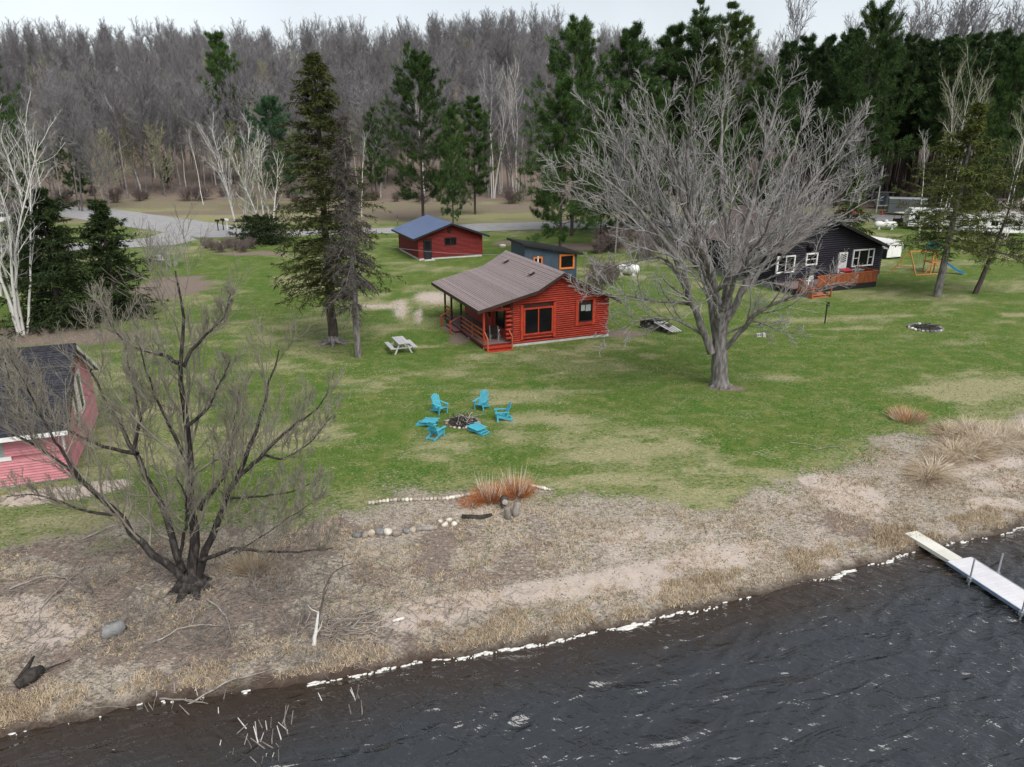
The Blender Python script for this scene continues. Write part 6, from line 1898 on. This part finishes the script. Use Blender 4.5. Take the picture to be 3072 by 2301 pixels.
# dead wood
def branch_thing(name, label, cat, pts, r0, r1, mat, kids=0, seed=0, kl=.5, g=None, up=.05):
    pts = [np.asarray(p, float) for p in pts]; g = pts[0].copy() if g is None else g
    r = np.random.default_rng(seed); t = thing(name, label, cat, g)
    Q, L = resample([p - g for p in pts], 10)
    Q[1:-1] += r.normal(0, .02 * L / 3, (8, 3))
    P, R = Q[None], np.linspace(r0, r1, 10)[None]
    V, F = tubes(P, R, 7); link('stem', np_mesh('stem', V, F, True), mat, t)
    if kids:
        P, R, L = spawn(P, R, np.array([L]), kids, .2, 1, .8, kl, 6, up, .15, r, .5, .3, .01)
        for i in range(len(P)):
            V, F = tubes(P[i:i + 1], R[i:i + 1], 5, .006); link('twig', np_mesh('twig', V, F, True), mat, t)
    return t


up_ = lambda px, py, z: G(px, py) + np.array([0, 0, z])
branch_thing('dead_snag', 'thin broken dead stem leaning on the beach right of the shore tree', 'snag', [G(945, 1925), at(962, 1830, G(945, 1925)[1] + .4), at(985, 1720, G(945, 1925)[1] + .8), at(1060, 1690, G(945, 1925)[1] + 1.2)], .045, .012, M_TWIGDARK, 3, 1, .3)
branch_thing('driftwood_stump', 'bleached upright driftwood stub in the stick heap', 'stump', [G(942, 1935), at(950, 1880, G(942, 1935)[1] + .1), at(955, 1835, G(942, 1935)[1] + .15)], .07, .03, M_BIRCH, 2, 2, .5)
sp_ = thing('stick_heap', 'heap of bleached sticks on the beach near the water', 'brush pile', G(1010, 1890))
rng = np.random.default_rng(151)
for k in range(70):
    p = np.array([rng.normal(0, .55), rng.normal(0, .35), rng.uniform(.02, .2)]); a_ = rng.normal(.4, .9); L_ = rng.uniform(.3, .9)
    q = p + np.array([math.cos(a_) * L_, math.sin(a_) * L_ * .7, rng.normal(.05, .15)]); q[2] = max(q[2], .02)
    part('stick', MB().tube([p, (p + q) / 2 + rng.normal(0, .03, 3), q], [.018, .015, .008], 5), M_STICK, sp_)
o = part('birch_log', MB().tube([G(1178, 1868) + (0, 0, .05), G(1212, 1858) + (0, 0, .05)], [.05, .045], 8), M_BIRCH, None, True); tag(o, 'short white birch log lying on the sand', 'log')
bl_ = thing('burnt_log', 'black burnt log lying at the lower left near the water', 'log', G(90, 2050))
g = G(90, 2050)
part('log', MB().tube([G(52, 2068) - g + (0, 0, .12), G(95, 2045) - g + (0, 0, .2), G(130, 2020) - g + (0, 0, .14)], [.13, .2, .12], 9), M_CHAR, bl_, True)
part('splinter', MB().tube([G(70, 2050) - g + (0, 0, .2), G(110, 2000) - g + (0, 0, .35)], [.1, .03], 7), M_CHAR, bl_, True)
part('branch', MB().tube([G(130, 2025) - g + (0, 0, .15), G(215, 1988) - g + (0, 0, .1)], [.035, .012], 6), M_CHAR, bl_, True)
WS = [('crossed bleached sticks standing out of the water near the stick heap', 1050, 2110, 7, .5), ('cluster of dead reeds standing in the dark water at the bottom', 850, 2190, 12, .6), ('broken pale stems in the water at the bottom edge', 800, 2262, 10, .45), ('few pale stems in the water left of the reeds', 690, 2235, 6, .35), ('single dead twigs in the water beside the bank', 640, 2120, 4, .45), ('dead branch tips poking from the water at the bank', 470, 2120, 6, .35)]
for k, (lab, px, py, n_, hh_) in enumerate(WS):
    x_, y_ = flat(px, py, WATER); t = thing('water_reeds', lab, 'reeds', (x_, y_, WATER))
    for i in range(n_):
        p = np.array([rng.normal(0, .35), rng.normal(0, .25), -.3]); q = p + np.array([rng.normal(0, .22), rng.normal(0, .2), .3 + hh_ * rng.uniform(.3, 1.0)])
        part('stem', MB().tube([p, (p + q) / 2 + rng.normal(0, .02, 3), q], [.016, .015, .009], 5), M_STICK if i % 3 else M_BIRCH, t)
BR = [((150, 1700), (250, 1790), (360, 1785), 'long pale fallen branch left of the shore tree'), ((30, 1770), (130, 1740), (250, 1740), 'curved fallen branch at the left edge of the beach'), ((120, 1830), (200, 1760), (260, 1700), 'thin fallen branch crossing the pink sand'), ((620, 1800), (690, 1870), (700, 1960), 'crooked bleached branch below the shore tree'), ((460, 1930), (560, 1890), (680, 1880), 'pale fallen branch right of the blue grey boulder'), ((560, 2120), (680, 2060), (820, 2010), 'long reddish branch lying along the waterline'), ((480, 2100), (560, 2115), (640, 2120), 'fallen branch hanging over the bank into the water'), ((250, 1620), (330, 1590), (420, 1570), 'pale branch on the grass left of the shore tree'), ((2370, 1330), (2420, 1335), (2450, 1342), 'short pale stick on the right lawn'), ((2700, 1308), (2760, 1320), (2790, 1333), 'bleached stick near the marsh grass'), ((2440, 1352), (2480, 1345), (2530, 1340), 'grey driftwood piece above the pale sand patch'), ((440, 1660), (480, 1710), (560, 1790), 'stripped branch leaning at the foot of the shore tree')]
for k, (a_, b_, c_, lab) in enumerate(BR):
    branch_thing('fallen_branch', lab, 'branch', [up_(*a_, .04), up_(*b_, .16 if k < 8 else .05), up_(*c_, .05)], .03 if k < 8 else .02, .009, M_STICK, 5 if k < 8 else 1, 160 + k, .4, up=0.0)

TB = shrub(85, 1.1, 1.3, 14, M_STICK, 6, 4, .006, .0, 'shoreshrub', .012)
for k, (px, py, s, lab) in enumerate([(790, 1790, 1.0, 'grey leafless shrub tangle right of the shore tree'), (300, 1760, 1.0, 'grey leafless shrub tangle left of the shore tree'), (650, 1930, .9, 'low twiggy shrub on the bank below the shore tree'), (880, 1880, .9, 'low twiggy shrub beside the stick heap'), (420, 1860, .8, 'sparse twig shrub right of the blue grey boulder'), (930, 1990, .7, 'twig tuft at the water edge below the stick heap')]):
    tree('shore_shrub', lab, 'shrub', G(px, py), k * 1.3, *TB, s=s)

# ---- small litter and grass nobody could count
rng = np.random.default_rng(171)


def region_points(n, xr, yr, ok):
    out = []
    while sum(len(o_) for o_ in out) < n:
        x = rng.uniform(*xr, n); y = rng.uniform(*yr, n); m_ = ok(x, y); out.append(np.stack([x[m_], y[m_]], 1))
    q = np.concatenate(out)[:n]
    return np.column_stack([q, height(q[:, 0], q[:, 1])])


def infront(x, y): return np.abs(x) < y * .78 + 3


def tuft_mesh(name, pts, per, h, w, lean, mat, label):
    N = len(pts); p = np.repeat(pts, per, 0); p[:, :2] += rng.normal(0, .05, (len(p), 2)); p[:, 2] -= .01
    d = np.stack([rng.normal(0, lean, len(p)), rng.normal(0, lean, len(p)), np.ones(len(p))], 1)
    hh_ = h * np.repeat(rng.uniform(.5, 1.3, N), per) * rng.uniform(.6, 1.1, len(p))
    d = _norm(d); s = _norm(np.cross(d, rng.normal(0, 1, d.shape))) * w
    tip = p + d * hh_[:, None]
    V = np.stack([p - s, p + s, tip], 1).reshape(-1, 3)
    F = np.arange(len(V)).reshape(-1, 3)
    o = link(name, np_mesh(name, V, F), mat, kind='stuff'); o['label'] = label; o['category'] = name.split('_')[-1]
    return o


bmask = lambda x, y: (y > shore_y(x) + .25) & (y < lawn_y(x) + 1.2 * (vnoise(x, y) - .3)) & infront(x, y)
edge_ = lambda x, y: (y > shore_y(x) + .2) & (y < shore_y(x) + 1.7 * fbm(x * .7, 2.2) + .5) & infront(x, y)
lmask = lambda x, y: (y > lawn_y(x) - .8) & infront(x, y) & (np.abs(x) < 34)
patch = lambda x, y: bmask(x, y) & (fbm(x * .9 + 21, y * .9, 3) > .5)
tuft_mesh('dry_grass', region_points(9000, (-20, 24), (13, 34), patch), 7, .13, .012, .8, M_STRAW, 'short dead grass scattered over the beach')
tuft_mesh('dry_grass', region_points(3600, (-16, 22), (12, 28), lambda x, y: edge_(x, y) & (fbm(x * 1.1 + 3, y * 1.1, 3) > .44)), 8, .19, .011, .6, M_STRAW, 'pale dry grass fringe along the waterline')
tuft_mesh('green_weeds', region_points(900, (-20, 24), (13, 34), patch), 8, .09, .014, .9, M_GREENBL, 'green weed sprigs dotted over the beach')
tuft_mesh('brown_litter', region_points(9000, (-20, 24), (13, 34), bmask), 3, .10, .012, 2.5, M_TWIGDARK, 'dark leaf litter lying over the beach')
ylog = lambda n_: region_points(n_, (-34, 34), (20, 62), lmask)
tuft_mesh('lawn_grass', ylog(22000), 4, .085, .014, .9, M_GREENBL, 'short green spring grass of the lawn')
dry_l = lambda x, y: lmask(x, y) & (fbm(x * .35 + 40, y * .45, 4) > .50)
tuft_mesh('lawn_thatch', region_points(10000, (-34, 34), (20, 62), dry_l), 4, .06, .016, 1.4, M_STRAW, 'dry thatch tufts mixed into the lawn')
# twigs on the ground, thickest around the shore tree
n_ = 2900
c_ = WB[:2] + np.stack([rng.normal(.6, 4.6, n_), rng.normal(-.7, 1.9, n_)], 1)
c_ = c_[(c_[:, 1] > shore_y(c_[:, 0]) + .1)]
n_ = len(c_); p0 = np.column_stack([c_, height(c_[:, 0], c_[:, 1]) + rng.uniform(.01, .10, n_)])
a_ = rng.random(n_) * 6.28
P, R, L = sweep(p0, np.stack([np.cos(a_), np.sin(a_), rng.normal(0, .12, n_)], 1), rng.uniform(.2, 1.0, n_), rng.uniform(.006, .014, n_), 5, -.01, .16, rng, .4)
P[..., 2] = np.maximum(P[..., 2], height(P[..., 0], P[..., 1]) + .006)
V, F = tubes(P, R, 3)
h_ = len(V) // 3 * 2 // 15 * 15
o = link('fallen_twigs', np_mesh('fallen_twigs', V, F, True), M_STICK, kind='stuff'); o['label'] = 'fallen twigs strewn round the shore tree'; o['category'] = 'twigs'
